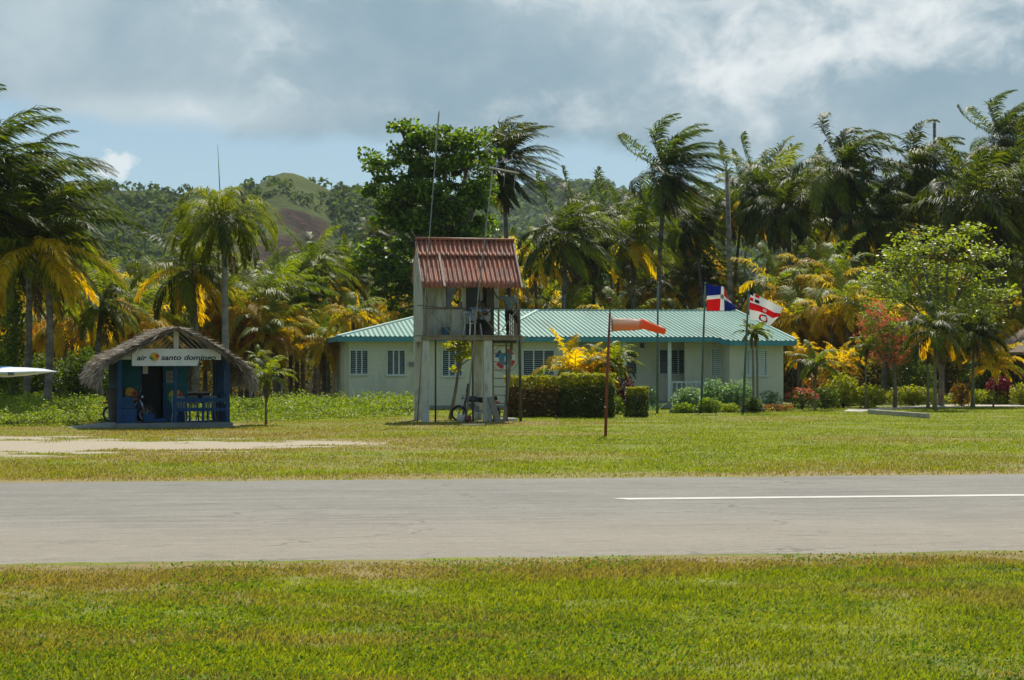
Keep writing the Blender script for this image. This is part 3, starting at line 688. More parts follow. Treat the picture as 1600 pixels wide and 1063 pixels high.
# bare trunks
def stump(px, y0, D, bx, r, lb):
    t = empty('palm_stump', (X_(bx, D), D, 0), 0, lb, 'dead palm')
    MB().tube([(0, 0, -.02), ((X_(px, D)-X_(bx, D))*.5+.05, 0, Z_(y0, D)*.5), (X_(px, D)-X_(bx, D), 0, Z_(y0, D))], [r*1.3, r, r*.8], 8).build('trunk', M_['trunk'], t, True)
stump(1136, 268, 108, 1143, .15, 'bare grey headless palm stem standing above the house roof')
stump(1460, 192, 118, 1462, .13, 'bare dark headless palm stem sticking up at the upper right')
stump(427, 408, 106, 428, .06, 'thin dark bare pole-like stem in front of the scorched slope')

# small palms near the buildings
def spx(crown, px, py, foot_y, sc, lb, bx=None, r=.05, name='young_palm', D=None, **kw):
    D = D or DG(foot_y); hub = P(px, py, D)
    return palm(crown, (X_(bx or px, D), D, 0), hub, sc, r, lb, name=name, cat='small palm', nuts=False, tm='young_stem', bend=.06, **kw)
spx('s0', 418, 590, 664, .58, 'young green palm on a thin stem between the kiosk and the lookout tower', 416, .045)
spx('s1', 405, 560, 652, .35, 'lowest young palm poking up against the kiosk eave', 410, .04, D=72)
spx('a0', 900, 590, 645, 1.15, 'clump of golden areca palm behind the dark hedge', 905, .05, D=80)
spx('a1', 925, 594, 645, 1.0, 'second golden areca clump nearer to the windsock pole', 922, .05, D=80.6)
spx('s0', 960, 568, 645, .72, 'thin young palm right behind the windsock pole', 956, .035, D=79.5)
spx('x0', 1462, 520, 641, .95, 'left of the two dense green garden palms by the concrete path', 1460, .09, r_=0) if False else None
spx('a1', 1318, 572, 637, .8, 'golden palm fan between the crotons and the red flowering tree', 1320, .04, D=94.5)
spx('a0', 1252, 560, 636, .7, 'golden palm fan at the right corner of the house', 1254, .04, D=93.5)
x1 = spx('x0', 1462, 522, 641, 1.0, 'left of the two dense green garden palms beside the concrete path', 1461, .10)
x2 = spx('x1', 1522, 528, 637, 1.0, 'right of the two dense green garden palms beside the concrete path', 1520, .09)
x3 = spx('x1', 1448, 540, 638, .6, 'smaller garden palm stem crowded behind the left dense one', 1450, .07)
spx('s1', 1276, 570, 641, .75, 'young palm with fanned lime fronds above the pink ixora', 1274, .045)
spx('a0', 1300, 585, 636, .75, 'orange-tinged young palm left of the red flowering tree', 1302, .04, D=93)
spx('a1', 1552, 575, 634, .95, 'bright yellow palm fronds standing over the dark red shrub', 1552, .04, D=90)
spx('s0', 1354, 545, 639, .5, 'thin-stemmed young palm directly left of the red flowering tree', 1353, .045)
spx('s1', 1175, 520, 632, .45, 'left stem of the twin slim palms by the right flagpole', 1177, .06, D=82)
spx('s0', 1182, 522, 632, .42, 'right stem of the twin slim palms by the right flagpole', 1183, .06, D=82.4)

# ---------------------------------------------------------------- broadleaf trees and shrubs
def tree(name, base, blobs, nl, leafL, leafW, leafmat_, label, cat='tree', r0=.25, cl=.55, nlimb=70, up=.35, fork=.35, lean=(0, 0), second=None, group=None):
    """blobs: list of (centre xyz relative to base, radii xyz, weight)"""
    t = empty(name, base, 0, label, cat, group)
    mb = MB(); tips = []
    wts = np.array([b[2] for b in blobs], float); wts /= wts.sum()
    top = Vector((lean[0], lean[1], max(b[0][2] for b in blobs)*fork))
    mb.tube([(0, 0, -.03), top*.5+Vector((.08*r0*4, 0, 0)), top], [r0*1.25, r0, r0*.8], 8)
    ctr = [Vector(b[0]) for b in blobs]
    for b in blobs:
        m_ = top.lerp(Vector(b[0]), .5)+Vector((0, 0, .12*(Vector(b[0])-top).length)); mb.tube([top, m_, Vector(b[0])], [r0*.55, r0*.35, r0*.18], 6, False)
    for i in range(nlimb):
        j = rng.choice(len(blobs), p=wts); c, r, _ = blobs[j]
        d = rng.normal(size=3); d /= np.linalg.norm(d); d[2] = d[2]*.8+.1; q = .55+.45*rng.random()
        tip = Vector((c[0]+d[0]*r[0]*q, c[1]+d[1]*r[1]*q, c[2]+d[2]*r[2]*q)); tips.append(tip)
        st = ctr[j].lerp(tip, .1); mid = st.lerp(tip, .5)+Vector((0, 0, -.06*(tip-st).length))
        mb.tube([st, mid, tip], [r0*.14, r0*.09, r0*.03], 4, False)
    mb.build('trunk', M_['bark'], t, True)
    k = nl//nlimb; cs = []
    for tip in tips:
        c = np.array(tip)+np.clip(rng.normal(size=(k, 3)), -1.6, 1.6)*np.array([cl, cl, cl*.6])*(.5+1.0*rng.random()); cs.append(c)
    cs = np.concatenate(cs)
    cs = cs[cs[:, 2] > .05]
    leafcloud('crown', cs, leafL, leafW, leafmat_, up, t)
    return t
def rel(px, py, D, bx, dy=0): return (X_(px, D)-X_(bx, D), dy, Z_(py, D))
D = 104; s = F/D
bl = []
for (x, y, rx, ry, wt, dy) in [(695, 222, 62, 22, 3, 0), (738, 218, 34, 18, 1.6, .8), (655, 214, 28, 14, 1.2, -.3), (624, 196, 13, 7, .5, 0), (640, 238, 30, 13, 1.3, .5), (604, 262, 26, 11, 1.0, -.5), (622, 284, 40, 13, 1.6, 0), (584, 252, 12, 8, .6, 0), (580, 300, 12, 7, .4, 0), (770, 240, 12, 12, .6, 0), (672, 262, 52, 24, 3, .3), (728, 262, 46, 30, 3, .3), (655, 300, 46, 20, 2.4, -.6), (700, 310, 66, 30, 4, 0), (752, 300, 28, 30, 2, 0), (618, 322, 30, 12, 1.1, 0), (605, 345, 20, 9, .6, .5), (650, 345, 48, 22, 2.4, -.4), (710, 355, 64, 34, 4, .5), (668, 385, 55, 26, 2.8, 0), (740, 385, 45, 34, 2.4, 0), (600, 392, 34, 22, 1.4, 0), (575, 415, 24, 18, .9, .4), (618, 432, 46, 34, 3, 0), (585, 465, 30, 20, 1.1, .3), (690, 430, 80, 42, 3, .4), (640, 480, 40, 24, 1.5, 0)]:
    bl.append((rel(x, y, D, 700, dy), (rx/s, 2.0, ry/s), wt))
tree('almond_tree', (X_(700, D), D, 0), bl, 30000, .26, .17, M_['almond'], 'large spreading dark green sea almond tree behind the lookout tower', r0=.30, cl=.27, nlimb=330)
D = 92; s = F/D; bl = []
for (x, y, rx, ry, wt) in [(1490, 360, 55, 12, 1.2), (1425, 368, 25, 10, .6), (1460, 385, 60, 14, 1.6), (1530, 395, 45, 12, 1.2), (1400, 400, 35, 10, .8), (1430, 418, 80, 14, 2), (1520, 425, 65, 12, 1.8), (1375, 435, 30, 8, .8), (1450, 450, 90, 14, 2.2), (1555, 455, 38, 10, 1), (1400, 465, 50, 10, 1.2), (1480, 482, 100, 14, 2), (1540, 500, 40, 10, 1)]:
    bl.append((rel(x, y, D, 1470), (rx/s, 1.8, ry/s), wt))
tree('almond_tree', (X_(1470, D), D, 0), bl, 6200, .20, .13, M_['almond_light'], 'open-branched pale green almond tree above the garden palms at the right', r0=.13, cl=.26, nlimb=210, up=.6)
D = 71.5; s = F/D; bl = []
for (x, y, rx, ry, wt) in [(706, 545, 14, 9, 1.4), (722, 537, 18, 8, 1.8), (730, 552, 14, 9, 1.5), (745, 560, 6, 8, .5), (716, 562, 8, 8, .8), (712, 577, 3, 4, .25)]:
    bl.append((rel(x, y, D, 703), (rx/s, .35, ry/s), wt))
tree('young_almond_tree', (X_(703, D), D, 0), bl, 520, .16, .12, M_['lime_leaf'], 'small leaning tree with round yellow-green leaves under the lookout tower', r0=.06, cl=.12, nlimb=34, fork=.7, lean=(.35, 0))
D = 88; s = F/D; bl = []
for (x, y, rx, ry, wt) in [(1370, 480, 14, 12, .8), (1365, 500, 24, 14, 1.6), (1395, 515, 32, 20, 2.2), (1360, 530, 22, 18, 1.4), (1400, 545, 28, 20, 2.0), (1385, 560, 30, 14, 1.3)]:
    bl.append((rel(x, y, D, 1398), (rx/s, .9, ry/s), wt))
t = tree('flowering_tree', (X_(1398, D), D, 0), bl, 3600, .10, .05, M_['weed'], 'airy red-flowering tree left of the dense garden palms', r0=.09, cl=.22, nlimb=120)
cs = []
for (c, r, wt) in bl:
    n = int(46*wt); d = rng.normal(size=(n, 3)); d /= np.linalg.norm(d, axis=1)[:, None]; cs.append(np.array(c)+d*np.array(r)*(.7+.5*rng.random((n, 1))))
cs = np.concatenate(cs); cs = (cs[:, None, :]+rng.normal(size=(len(cs), 5, 3))*.05).reshape(-1, 3)
leafcloud('blossoms', cs, .085, .075, M_['red_flower'], .2, t)

def shrub(name, px0, px1, py0, foot, mats, label, cat='shrub', leaf=.09, n=3500, depth=None, boxy=False, D=None, tipmat=None, group=None, flowers=None, up=.2, stem=True, wide=.6):
    D = D or DG(foot); s = F/D; cx = (px0+px1)/2; rx = (px1-px0)/2/s; h = Z_(py0, D); dp = depth or rx*.9
    t = empty(name, (X_(cx, D), D, 0), 0, label, cat, group)
    if boxy:
        c = (rng.random((n, 3))*2-1); k = rng.integers(0, 3, n); sg = np.sign(rng.random(n)-.5)
        c[np.arange(n), k] = sg*(1-.10*rng.random(n)); c[:, 2] = np.where((k == 2), np.abs(c[:, 2]), c[:, 2])
        bump = (fbm(c[:, 0]*rx+cx, c[:, 2]*h+c[:, 1], 2.2, 4, 5)-.5)*.55
        c = np.stack([c[:, 0]*rx*(1+bump/max(rx, .5)), c[:, 1]*dp*(1+bump), (c[:, 2]*.5+.5)*h*(1+bump*.35)], -1)
        inner = rng.random((n//2, 3)); inner = np.stack([(inner[:, 0]*2-1)*rx*.9, (inner[:, 1]*2-1)*dp*.9, inner[:, 2]*h*.93], -1); c = np.concatenate([c, inner])
    else:
        d = rng.normal(size=(n, 3)); d /= np.linalg.norm(d, axis=1)[:, None]
        q = rng.random(n)**.35; bump = 1+(fbm(d[:, 0]*2+cx, d[:, 2]*2+d[:, 1]*2, 1.6, 3, 7)-.5)*1.0
        c = d*q[:, None]*bump[:, None]*np.array([rx, dp, h*.52]); c[:, 2] += h*.5
    c = c[c[:, 2] > .02]
    o = leafcloud('foliage', c, leaf, leaf*wide, mats, up, t)
    if tipmat is not None:
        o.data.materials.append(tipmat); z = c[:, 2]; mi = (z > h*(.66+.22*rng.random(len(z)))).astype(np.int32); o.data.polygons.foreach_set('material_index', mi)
    if stem:
        m = MB()
        for i in range(7):
            a = rnd.uniform(0, 6.28); q = rnd.uniform(.2, .8); m.tube([(0.04*math.cos(a), .04*math.sin(a), -.02), (rx*.3*q*math.cos(a), dp*.3*q*math.sin(a), h*.4), (rx*.7*q*math.cos(a), dp*.7*q*math.sin(a), h*.75)], [.02, .015, .008], 4)
        m.build('stems', M_['bark'], t, True)
    if flowers is not None:
        fm, nf, fs = flowers; d = rng.normal(size=(nf, 3)); d[:, 2] = np.abs(d[:, 2])*.9+.1; d[:, 1] -= .3; d /= np.linalg.norm(d, axis=1)[:, None]
        c = d*np.array([rx, dp, h*.5])*1.03; c[:, 2] += h*.5; c = (c[:, None, :]+rng.normal(size=(nf, 9, 3))*.04).reshape(-1, 3)
        leafcloud('blossoms', c, fs, fs*.8, fm, .4, t)
    return t
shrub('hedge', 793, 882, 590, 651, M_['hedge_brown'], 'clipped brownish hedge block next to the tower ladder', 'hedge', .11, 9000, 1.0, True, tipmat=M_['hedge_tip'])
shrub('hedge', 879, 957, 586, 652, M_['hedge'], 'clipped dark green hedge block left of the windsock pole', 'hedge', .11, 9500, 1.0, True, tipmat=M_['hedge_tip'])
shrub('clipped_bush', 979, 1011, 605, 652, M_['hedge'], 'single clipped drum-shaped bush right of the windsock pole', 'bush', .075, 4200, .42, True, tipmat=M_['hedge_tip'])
shrub('cordyline', 957, 992, 588, 646, M_['red_leaf'], 'dark red cordyline behind the clipped drum-shaped bush', 'shrub', .28, 420, .4, D=80, wide=.2, up=.0)
shrub('small_shrub', 951, 975, 618, 648, M_['weed'], 'small bright green shrub at the foot of the red cordyline', 'shrub', .1, 700, .3)
shrub('pale_shrub', 1010, 1030, 605, 640, M_['pale_leaf'], 'sparse pale-leaved shrub between the drum bush and the flag bed', 'shrub', .12, 220, .3)
shrub('pale_shrub', 1050, 1096, 607, 645, M_['pale_leaf'], 'pale green bush at the left end of the flag bed', 'shrub', .13, 1500, .6, up=.4)
shrub('pale_shrub', 1090, 1140, 594, 641, M_['pale_leaf'], 'tallest pale green bush in the middle of the flag bed', 'shrub', .13, 1700, .7, up=.4)
shrub('pale_shrub', 1128, 1180, 594, 641, M_['pale_leaf'], 'pale green bush by the right flagpole in the flag bed', 'shrub', .13, 1500, .6, up=.4)
shrub('mound_shrub', 1092, 1126, 622, 646, M_['weed'], 'bright green round mound in front of the pale flag bed bushes', 'shrub', .09, 1800, .4)
shrub('mound_shrub', 1052, 1088, 630, 646, M_['weed'], 'low bright green plant at the stone edge left in the flag bed', 'shrub', .08, 1100, .3)
shrub('mound_shrub', 1122, 1158, 630, 645, M_['lime_leaf'], 'low lime plant between the green mounds of the flag bed', 'shrub', .08, 900, .3)
shrub('mound_shrub', 1160, 1192, 622, 644, M_['bush'], 'dark green mound at the right end of the flag bed', 'shrub', .08, 1800, .4)
shrub('pale_shrub', 1188, 1222, 610, 640, M_['pale_leaf'], 'sparse pale shrub against the right corner wall of the house', 'shrub', .12, 350, .3)
shrub('ixora_bush', 1228, 1278, 608, 640, M_['bush'], 'ixora bush covered with pink-red flowers right of the house', 'flower bush', .09, 1500, .5, flowers=(M_['pink_flower'], 58, .07))
shrub('bed_flowers', 1192, 1240, 632, 643, M_['croton'], 'low reddish plants in the bed at the corner of the house', 'flowers', .08, 700, .3, flowers=(M_['red_flower'], 14, .05))
shrub('croton_bush', 1252, 1300, 588, 636, M_['croton'], 'mottled red and green croton behind the pink ixora', 'shrub', .15, 1500, .6, D=90)
shrub('croton_bush', 1290, 1345, 586, 636, M_['lime_leaf'], 'yellow-green bush left of the red flowering tree', 'shrub', .13, 2200, .7, D=89)
shrub('croton_bush', 1268, 1312, 606, 640, M_['bush'], 'dark green bush in front of the croton', 'shrub', .11, 1500, .5, D=86.5)
shrub('croton_bush', 1330, 1385, 602, 638, M_['lime_leaf'], 'low lime bush at the foot of the red flowering tree', 'shrub', .12, 1800, .6, D=88.5)
shrub('croton_bush', 1300, 1345, 570, 636, M_['croton'], 'tall copper croton rising behind the yellow-green bush', 'shrub', .16, 1100, .7, D=93)
shrub('low_hedge', 1385, 1470, 604, 633, M_['lime_leaf'], 'low bright yellow hedge behind the left garden palm', 'hedge', .13, 2400, .5, False, D=93)
shrub('low_hedge', 1470, 1600, 610, 633, M_['lime_leaf'], 'long low bright hedge running to the right edge', 'hedge', .13, 2600, .5, False, D=94)
shrub('croton_bush', 1486, 1518, 598, 634, M_['croton'], 'reddish croton between the two garden palms', 'shrub', .14, 800, .4, D=91)
shrub('red_shrub', 1540, 1582, 588, 633, M_['red_leaf'], 'round dark red shrub under the yellow palm fronds', 'shrub', .14, 1700, .6)
shrub('yellow_shrub', 1578, 1620, 598, 634, M_['lime_leaf'], 'yellow-green shrub at the right edge of the photo', 'shrub', .12, 1600, .6)
shrub('dark_bush', 1395, 1470, 560, 632, M_['bush'], 'dark bush mass behind the left garden palm', 'bush', .16, 2600, 1.2, D=98)
shrub('dark_bush', 1500, 1600, 560, 632, M_['bush'], 'dark bush mass behind the right garden palm', 'bush', .16, 3200, 1.2, D=99)
shrub('dark_bush', 1255, 1330, 560, 632, M_['bush'], 'dark bush mass behind the crotons right of the house', 'bush', .16, 2400, 1.2, D=101)
shrub('thicket_bush', 92, 180, 548, 640, M_['bush'], 'round leafy bush left of the thatched kiosk', 'bush', .15, 6000, 1.4, D=86)
shrub('thicket_bush', 20, 110, 560, 645, M_['bush'], 'leafy bush behind the white wing tip', 'bush', .16, 5000, 1.4, D=88)
shrub('thicket_bush', -70, 30, 540, 650, M_['bush'], 'leafy bush at the very left edge', 'bush', .16, 5000, 1.4, D=84)
shrub('thicket_bush', 120, 210, 530, 635, M_['almond'], 'larger leafy bush farther back left of the kiosk', 'bush', .17, 5000, 1.4, D=95)
shrub('leaning_bush', 0, 40, 425, 560, M_['almond'], 'broadleaf branchy bush with light leaves at the left edge under the palms', 'bush', .2, 1800, 1.2, D=82)
# long leaved clump by the house corner
def clump(px, py, foot, n, L, label, m='weed', D=None):
    D = D or DG(foot); t = empty('grass_clump', (X_(px, D), D, 0), 0, label, 'grass clump'); V = []; Fq = []
    for i in range(n):
        a = rnd.uniform(0, 6.28); r = rnd.uniform(0, .35); l = L*rnd.uniform(.5, 1.1); tl = rnd.uniform(.1, .8)
        p = Vector((r*math.cos(a), r*math.sin(a), 0)); d = Vector((math.cos(a)*tl+.15, math.sin(a)*tl, 1)).normalized(); sd = d.cross(Vector((math.sin(a*3), math.cos(a*3), 0))).normalized()*.022
        b = len(V)
        for q in range(5):
            wq = 1-(q/4)**2*.95; V += [tuple(p+sd*wq), tuple(p-sd*wq)]; p = p+d*l/4; d = (d+Vector((math.cos(a)*.18+.05, math.sin(a)*.18, -.22))).normalized()
        for q in range(4): Fq.append((b+2*q, b+2*q+1, b+2*q+3, b+2*q+2))
    me = np_mesh('blades', V, Fq); link('blades', me, t, M_[m])
clump(555, 600, 650, 130, 1.25, 'tall arching grass clump in front of the left house wall', D=80)
clump(568, 604, 650, 60, .9, 'lower grass clump right beside the tall one at the house wall', D=79)
clump(727, 630, 655, 30, .5, 'small tuft of long leaves behind the motorcycle', D=73)
clump(1018, 600, 645, 26, .7, 'thin leafy tuft in front of the veranda', 'pale_leaf', D=84)

# weed field: bumpy mass of small leaves
def weeds():
    n = 330000; y = 63+38*rng.random(n)**1.1; x = -34+31*rng.random(n); q = x/y*F+800
    front = np.where(q < 175, DG(667), np.where(q < 360, 67, DG(661) + (q-360)*.028)) + (fbm(x, y, .8, 3, 2)-.5)*1.6
    right = np.where(y < 84.5, 648, 540)+0*x
    k = (y > front) & (q < right) & (q > -180); x, y, front = x[k], y[k], front[k]
    hh = (.10+.95*fbm(x, y, .55, 4, 71)**1.6)*sstep(y-front, 0, 1.6)*(1-.75*sstep(y, 82, 94)) + .04
    hh = hh + .18*sstep(fbm(x, y, 2.2, 3, 73), .5, .75)*sstep(y-front, .2, 1)
    z = hh*(.35+.65*rng.random(len(x))**.5)
    o = leafcloud('weeds', np.stack([x, y, z], -1), .10, .05, M_['weed'], .3); tag(o, 'bright green knee-high weeds behind the kiosk and beside the house', 'weeds', kind='stuff')
    # green undergrowth far in the grove
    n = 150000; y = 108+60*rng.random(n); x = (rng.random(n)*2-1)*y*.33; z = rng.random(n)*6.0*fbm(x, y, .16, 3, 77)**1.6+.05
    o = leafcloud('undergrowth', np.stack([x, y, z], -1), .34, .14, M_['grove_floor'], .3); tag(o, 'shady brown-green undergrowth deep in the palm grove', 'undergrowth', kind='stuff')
    n = 22000; y = 90+14*rng.random(n); x = (rng.random(n)*2-1)*y*.3; q = x/y*F+800; k = (q < 520); x, y = x[k], y[k]
    o = leafcloud('dry_fronds', np.stack([x, y, .05+.5*rng.random(len(x))*fbm(x, y, .6, 3, 5)], -1), .35, .05, M_['palm_dead'], .5); tag(o, 'brown fallen palm fronds lying along the edge of the grove', 'dry fronds', kind='stuff')
weeds()

# ---------------------------------------------------------------- house
hx0, hy0 = X_(545, 86), 86.0
HF = Vector((hx0, hy0, 0))
def loc_u(px, v, origin, th):
    k = (px-800)/F; c, s_ = math.cos(th), math.sin(th)
    # (ox + u c - v s) = k (oy + u s + v c)
    return (k*(origin[1]+v*c) - origin[0] + v*s_)/(c-k*s_)
def zloc(py, u, v, origin, th):
    D = origin[1]+u*math.sin(th)+v*math.cos(th); return Z_(py, D)
def house():
    TH = R(8)
    hu = lambda px, v=0: loc_u(px, v, HF, TH)
    hz = lambda py, u, v=0: zloc(py, u, v, HF, TH)
    t = empty('house', HF, TH, 'long single-storey pale house with corrugated sea-green metal roof', 'house')
    wall = mat('house_wall', (.60, .62, .51), .85, (.65, .65, .53), .5, .15, bump=.25, bs=60, dirt=(.42, .43, .34), dirt_amt=.5, ds=1.1, stretch=(1, 1, .35))
    T = NT(wall.node_tree); p = T.n['Principled BSDF']; tc = T.new('ShaderNodeTexCoord')
    br = T.new('ShaderNodeTexBrick'); sw = T.new('ShaderNodeSeparateXYZ'); cb = T.new('ShaderNodeCombineXYZ'); T.l.new(tc.outputs['Object'], sw.inputs[0])
    T.l.new(T.m('ADD', sw.outputs[0], sw.outputs[1]), cb.inputs[0]); T.l.new(sw.outputs[2], cb.inputs[1]); T.l.new(cb.outputs[0], br.inputs['Vector'])
    br.inputs['Scale'].default_value = 1; br.inputs['Brick Width'].default_value = .4; br.inputs['Row Height'].default_value = .2; br.inputs['Mortar Size'].default_value = .012
    b = T.new('ShaderNodeBump'); b.inputs['Strength'].default_value = .6; b.inputs['Distance'].default_value = .01; T.l.new(br.outputs['Fac'], b.inputs['Height']); b.invert = True; T.l.new(b.outputs[0], p.inputs['Normal'])
    fas = mat('fascia_teal', (.06, .27, .32), .5, (.05, .23, .27), 2, .4)
    white = mat('white_trim', (.60, .68, .66), .5, (.52, .60, .58), 3, .4)
    conc = mat('concrete_plinth', (.30, .31, .29), .9, (.22, .23, .21), 2, .1)
    dark = mat('dark_interior', (.03, .035, .035), .6)
    roofm = mat('roof_sheet', (.16, .29, .245), .5, (.20, .335, .285), .6, .3, dirt=(.13, .20, .16), dirt_amt=.6, ds=.5, stretch=(1, .3, 1))
    ur = hu(1224, -1.1); vb = 16.0
    ua = hu(904); ub = hu(1078, 1.8); uc = hu(1140, -1.1)
    zt = 3.14; rv = 1.8; wv = -1.1
    m = MB()
    m.b2(0, ua, 0, .2, 0, zt)                       # front wall, left run
    m.b2(ua-.2, ua, .2, rv, 0, zt)                  # veranda end wall
    m.b2(ua, uc+.2, rv, rv+.2, 0, zt+.2)            # veranda back wall
    m.b2(uc-1.7, uc, .55, .75, 0, zt+.02)           # screened corner by the door
    m.b2(uc, ur, wv, wv+.2, 0, zt-.16)              # right wing front
    m.b2(uc, uc+.2, wv+.2, rv, 0, zt-.1)            # right wing inner side
    m.b2(ur-.2, ur, wv+.2, vb, 0, zt-.2)            # right end
    m.b2(0, .2, .2, vb, 0, zt)                      # left end
    m.b2(.2, ur-.2, vb-.2, vb, 0, zt-.2)            # back
    m.build('wall', wall, t)
    # dark slot at plinth
    mp = MB(); mp.b2(-.02, ua+.02, -.03, -.003, -.02, .16); mp.b2(uc-.02, ur+.02, wv-.03, wv-.003, -.02, .14); mp.build('plinth', conc, t)
    mf = MB(); mf.b2(ua+.01, uc-.01, -.35, rv-.01, -.02, .30); mf.build('veranda_floor', conc, t)
    # windows
    def window(px0, px1, py0, py1, v, n, closed=False, depth=.03):
        u0, u1 = hu(px0, v), hu(px1, v); z1, z0 = hz(py0, u0, v), hz(py1, u0, v)
        f = MB(); fw = .055
        f.b2(u0-fw, u1+fw, v-.05, v-.005, z1, z1+fw+.02); f.b2(u0-fw-.03, u1+fw+.03, v-.08, v-.005, z0-fw-.03, z0)
        f.b2(u0-fw, u0, v-.05, v-.005, z0, z1); f.b2(u1, u1+fw, v-.05, v-.005, z0, z1)
        for i in range(1, n): x = u0+(u1-u0)*i/n; f.b2(x-.03, x+.03, v-.045, v-.005, z0, z1)
        fo = f.build('window', white, t)
        MB().b2(u0, u1, v-.012, v-.004, z0, z1).build('pane', dark, fo)
        s_ = MB(); q = int((z1-z0)/.085)
        for i in range(q):
            z = z0+.05+(z1-z0-.06)*i/(q-1 if q > 1 else 1)
            for j in range(n):
                a = u0+(u1-u0)*j/n+.035; b_ = u0+(u1-u0)*(j+1)/n-.035
                ang = R(18) if (closed or rnd.random() < .0) else R(58)
                s_.box(((a+b_)/2, v-.028, z), (b_-a, .008, .075 if closed else .06), Matrix.Rotation(-ang if not closed else -.25, 3, 'X'))
        s_.build('louvres', white if closed else louv, fo)
    louv = mat('louvre_slats', (.42, .50, .50), .4, (.34, .42, .43), 3, .5)
    window(548, 574, 548, 584, 0, 3); window(606, 632, 548, 585, 0, 3); window(692, 721, 548, 587, 0, 3); window(818, 865, 548, 586, 0, 3)
    window(958, 966, 550, 585, rv, 1); window(980, 994, 549, 584, rv, 1); window(1031, 1074, 547, 584, rv, 3)
    window(1113, 1137, 546, 586, .55, 2, True); window(1168, 1197, 548, 586, wv, 2, True)
    # veranda door
    u0, u1 = hu(1088, rv), hu(1104, rv)
    dr = MB().b2(u0, u1, rv-.04, rv-.003, .3, 2.45).build('door', mat('door_paint', (.42, .46, .40), .6, (.38, .42, .36), 3), t); MB().ball((u0+.07, rv-.07, 1.3), .035, 8, 6).build('handle', dark, dr)
    # posts, rail
    for px, w_ in ((975, .16), (1046, .16)):
        u = hu(px, -.3); MB().b2(u-w_/2, u+w_/2, -.36, -.22, .3, zt-.06).build('veranda_post', white, t)
    u0 = hu(1046, -.3)+.1; u1 = hu(1118, -.3); r_ = MB(); r_.b2(u0, u1, -.32, -.26, 1.16, 1.24); r_.b2(u0, u1, -.31, -.27, .42, .48)
    nb = 9
    for i in range(nb+1): x = u0+.02+(u1-u0-.04)*i/nb; r_.b2(x-.025, x+.025, -.315, -.265, .48, 1.16)
    r_.build('railing', white, t)
    # lamps and small box on the wall
    lm = mat('lamp_metal', (.06, .12, .18), .4, spec=.5)
    for px, py, v in ((1003, 540, rv), (646, 546, 0)):
        u = hu(px, v); z = hz(py, u, v); l = MB(); l.b2(u-.09, u+.09, v-.16, v-.004, z-.1, z+.1); l.ball((u, v-.17, z-.05), (.07, .06, .08), 8, 6); l.build('wall_lamp', lm if px > 900 else white, t)
    # meter box and conduit
    u = hu(643, 0); MB().b2(u-.12, u+.1, -.12, -.003, 1.92, 2.12).build('meter_box', mat('box_grey', (.2, .22, .22), .5), t)
    # round emblem painted on the wall: ring buoy in flag colours with blue centre
    ue, ze = hu(789, 0), hz(561, hu(789, 0), 0); em = MB()
    def disc(rad, y, a0=0, a1=360, r1=0, n=28):
        vs = []; fs = []
        for i in range(n+1):
            a = R(a0+(a1-a0)*i/n); vs += [(ue+rad*math.cos(a), y, ze+rad*math.sin(a)), (ue+r1*math.cos(a), y, ze+r1*math.sin(a))]
        fs = [(2*i, 2*i+1, 2*i+3, 2*i+2) for i in range(n)]
        return MB().add(vs, fs)
    wp = mat('emblem_white', (.70, .74, .72), .6); bp = mat('emblem_blue', (.03, .10, .26), .6); rp = mat('emblem_red', (.50, .05, .05), .6); lb = mat('emblem_sea', (.05, .22, .38), .6); gp = mat('emblem_line', (.18, .24, .26), .7)
    e = disc(.62, -.012, r1=.60).build('emblem', gp, t); disc(.47, -.016, r1=.28).build('emblem_ring', wp, e)
    for a in (120, 300): disc(.465, -.020, a-2, a+50, .285, 10).build('emblem_arc', bp if a == 120 else rp, e)
    for a in (30, 210): disc(.465, -.020, a-2, a+50, .285, 10).build('emblem_arc', rp if a == 210 or a == 30 else bp, e)
    disc(.28, -.017).build('emblem_centre', lb, e)
    MB().prism([(ue-.03, ze-.16), (ue+.03, ze-.16), (ue+.02, ze+.12), (ue-.02, ze+.12)], -.024, -.018).build('emblem_mark', wp, e)
    # roof
    ze0 = 3.26; ev = -.65; rvv = 9.0; sl = (4.70-ze0)/(rvv-ev)
    ue0 = -.55; uer = ur+.42; url = 5.2; urr = uer
    def zr(v): return ze0 + (v-ev)*sl
    ud0, ud1 = hu(1116, ev), hu(1140, ev-1.1)
    pitch = .22; us = [ue0]
    nst = int((uer-ue0)/(pitch/4)); us = [ue0+(uer-ue0)*i/nst for i in range(nst+1)]
    V = []; Fq = []
    for i, u in enumerate(us):
        ph = i % 4; off = .0 if ph in (0, 1, 2) else .055
        ve = ev if u < ud0 else (ev-1.15 if u > ud1 else ev-1.15*(u-ud0)/(ud1-ud0))
        vt = rvv if u > url else ev+(rvv-ev)*max(.001, (u-ue0)/(url-ue0))
        for q in range(5):
            v = ve+(vt-ve)*q/4; V.append((u, v, zr(v)+off))
    for i in range(len(us)-1):
        for q in range(4): a = i*5+q; Fq.append((a, a+5, a+6, a+1))
    # back plane (mirror)
    b = len(V)
    for i, u in enumerate(us):
        vt = rvv if u > url else ev+(rvv-ev)*max(.001, (u-ue0)/(url-ue0)); V += [(u, vt, zr(vt)), (u, 2*rvv-vt if u <= url else 2*rvv-ev, zr(vt)) if u <= url else (u, 2*rvv-ev, ze0)]
    for i in range(len(us)-1): a = b+2*i; Fq.append((a, a+2, a+3, a+1))
    # left hip plane with ribs running up the hip
    b = len(V); n = 200
    for i in range(n+1):
        v = ev+(2*(rvv-ev))*i/n; q = 1-abs(v-rvv)/(rvv-ev); off = .0 if i % 4 < 2 else .03
        V += [(ue0-.02, v, ze0+off), (ue0+(url-ue0)*q, v, ze0+(4.70-ze0)*q+off)]
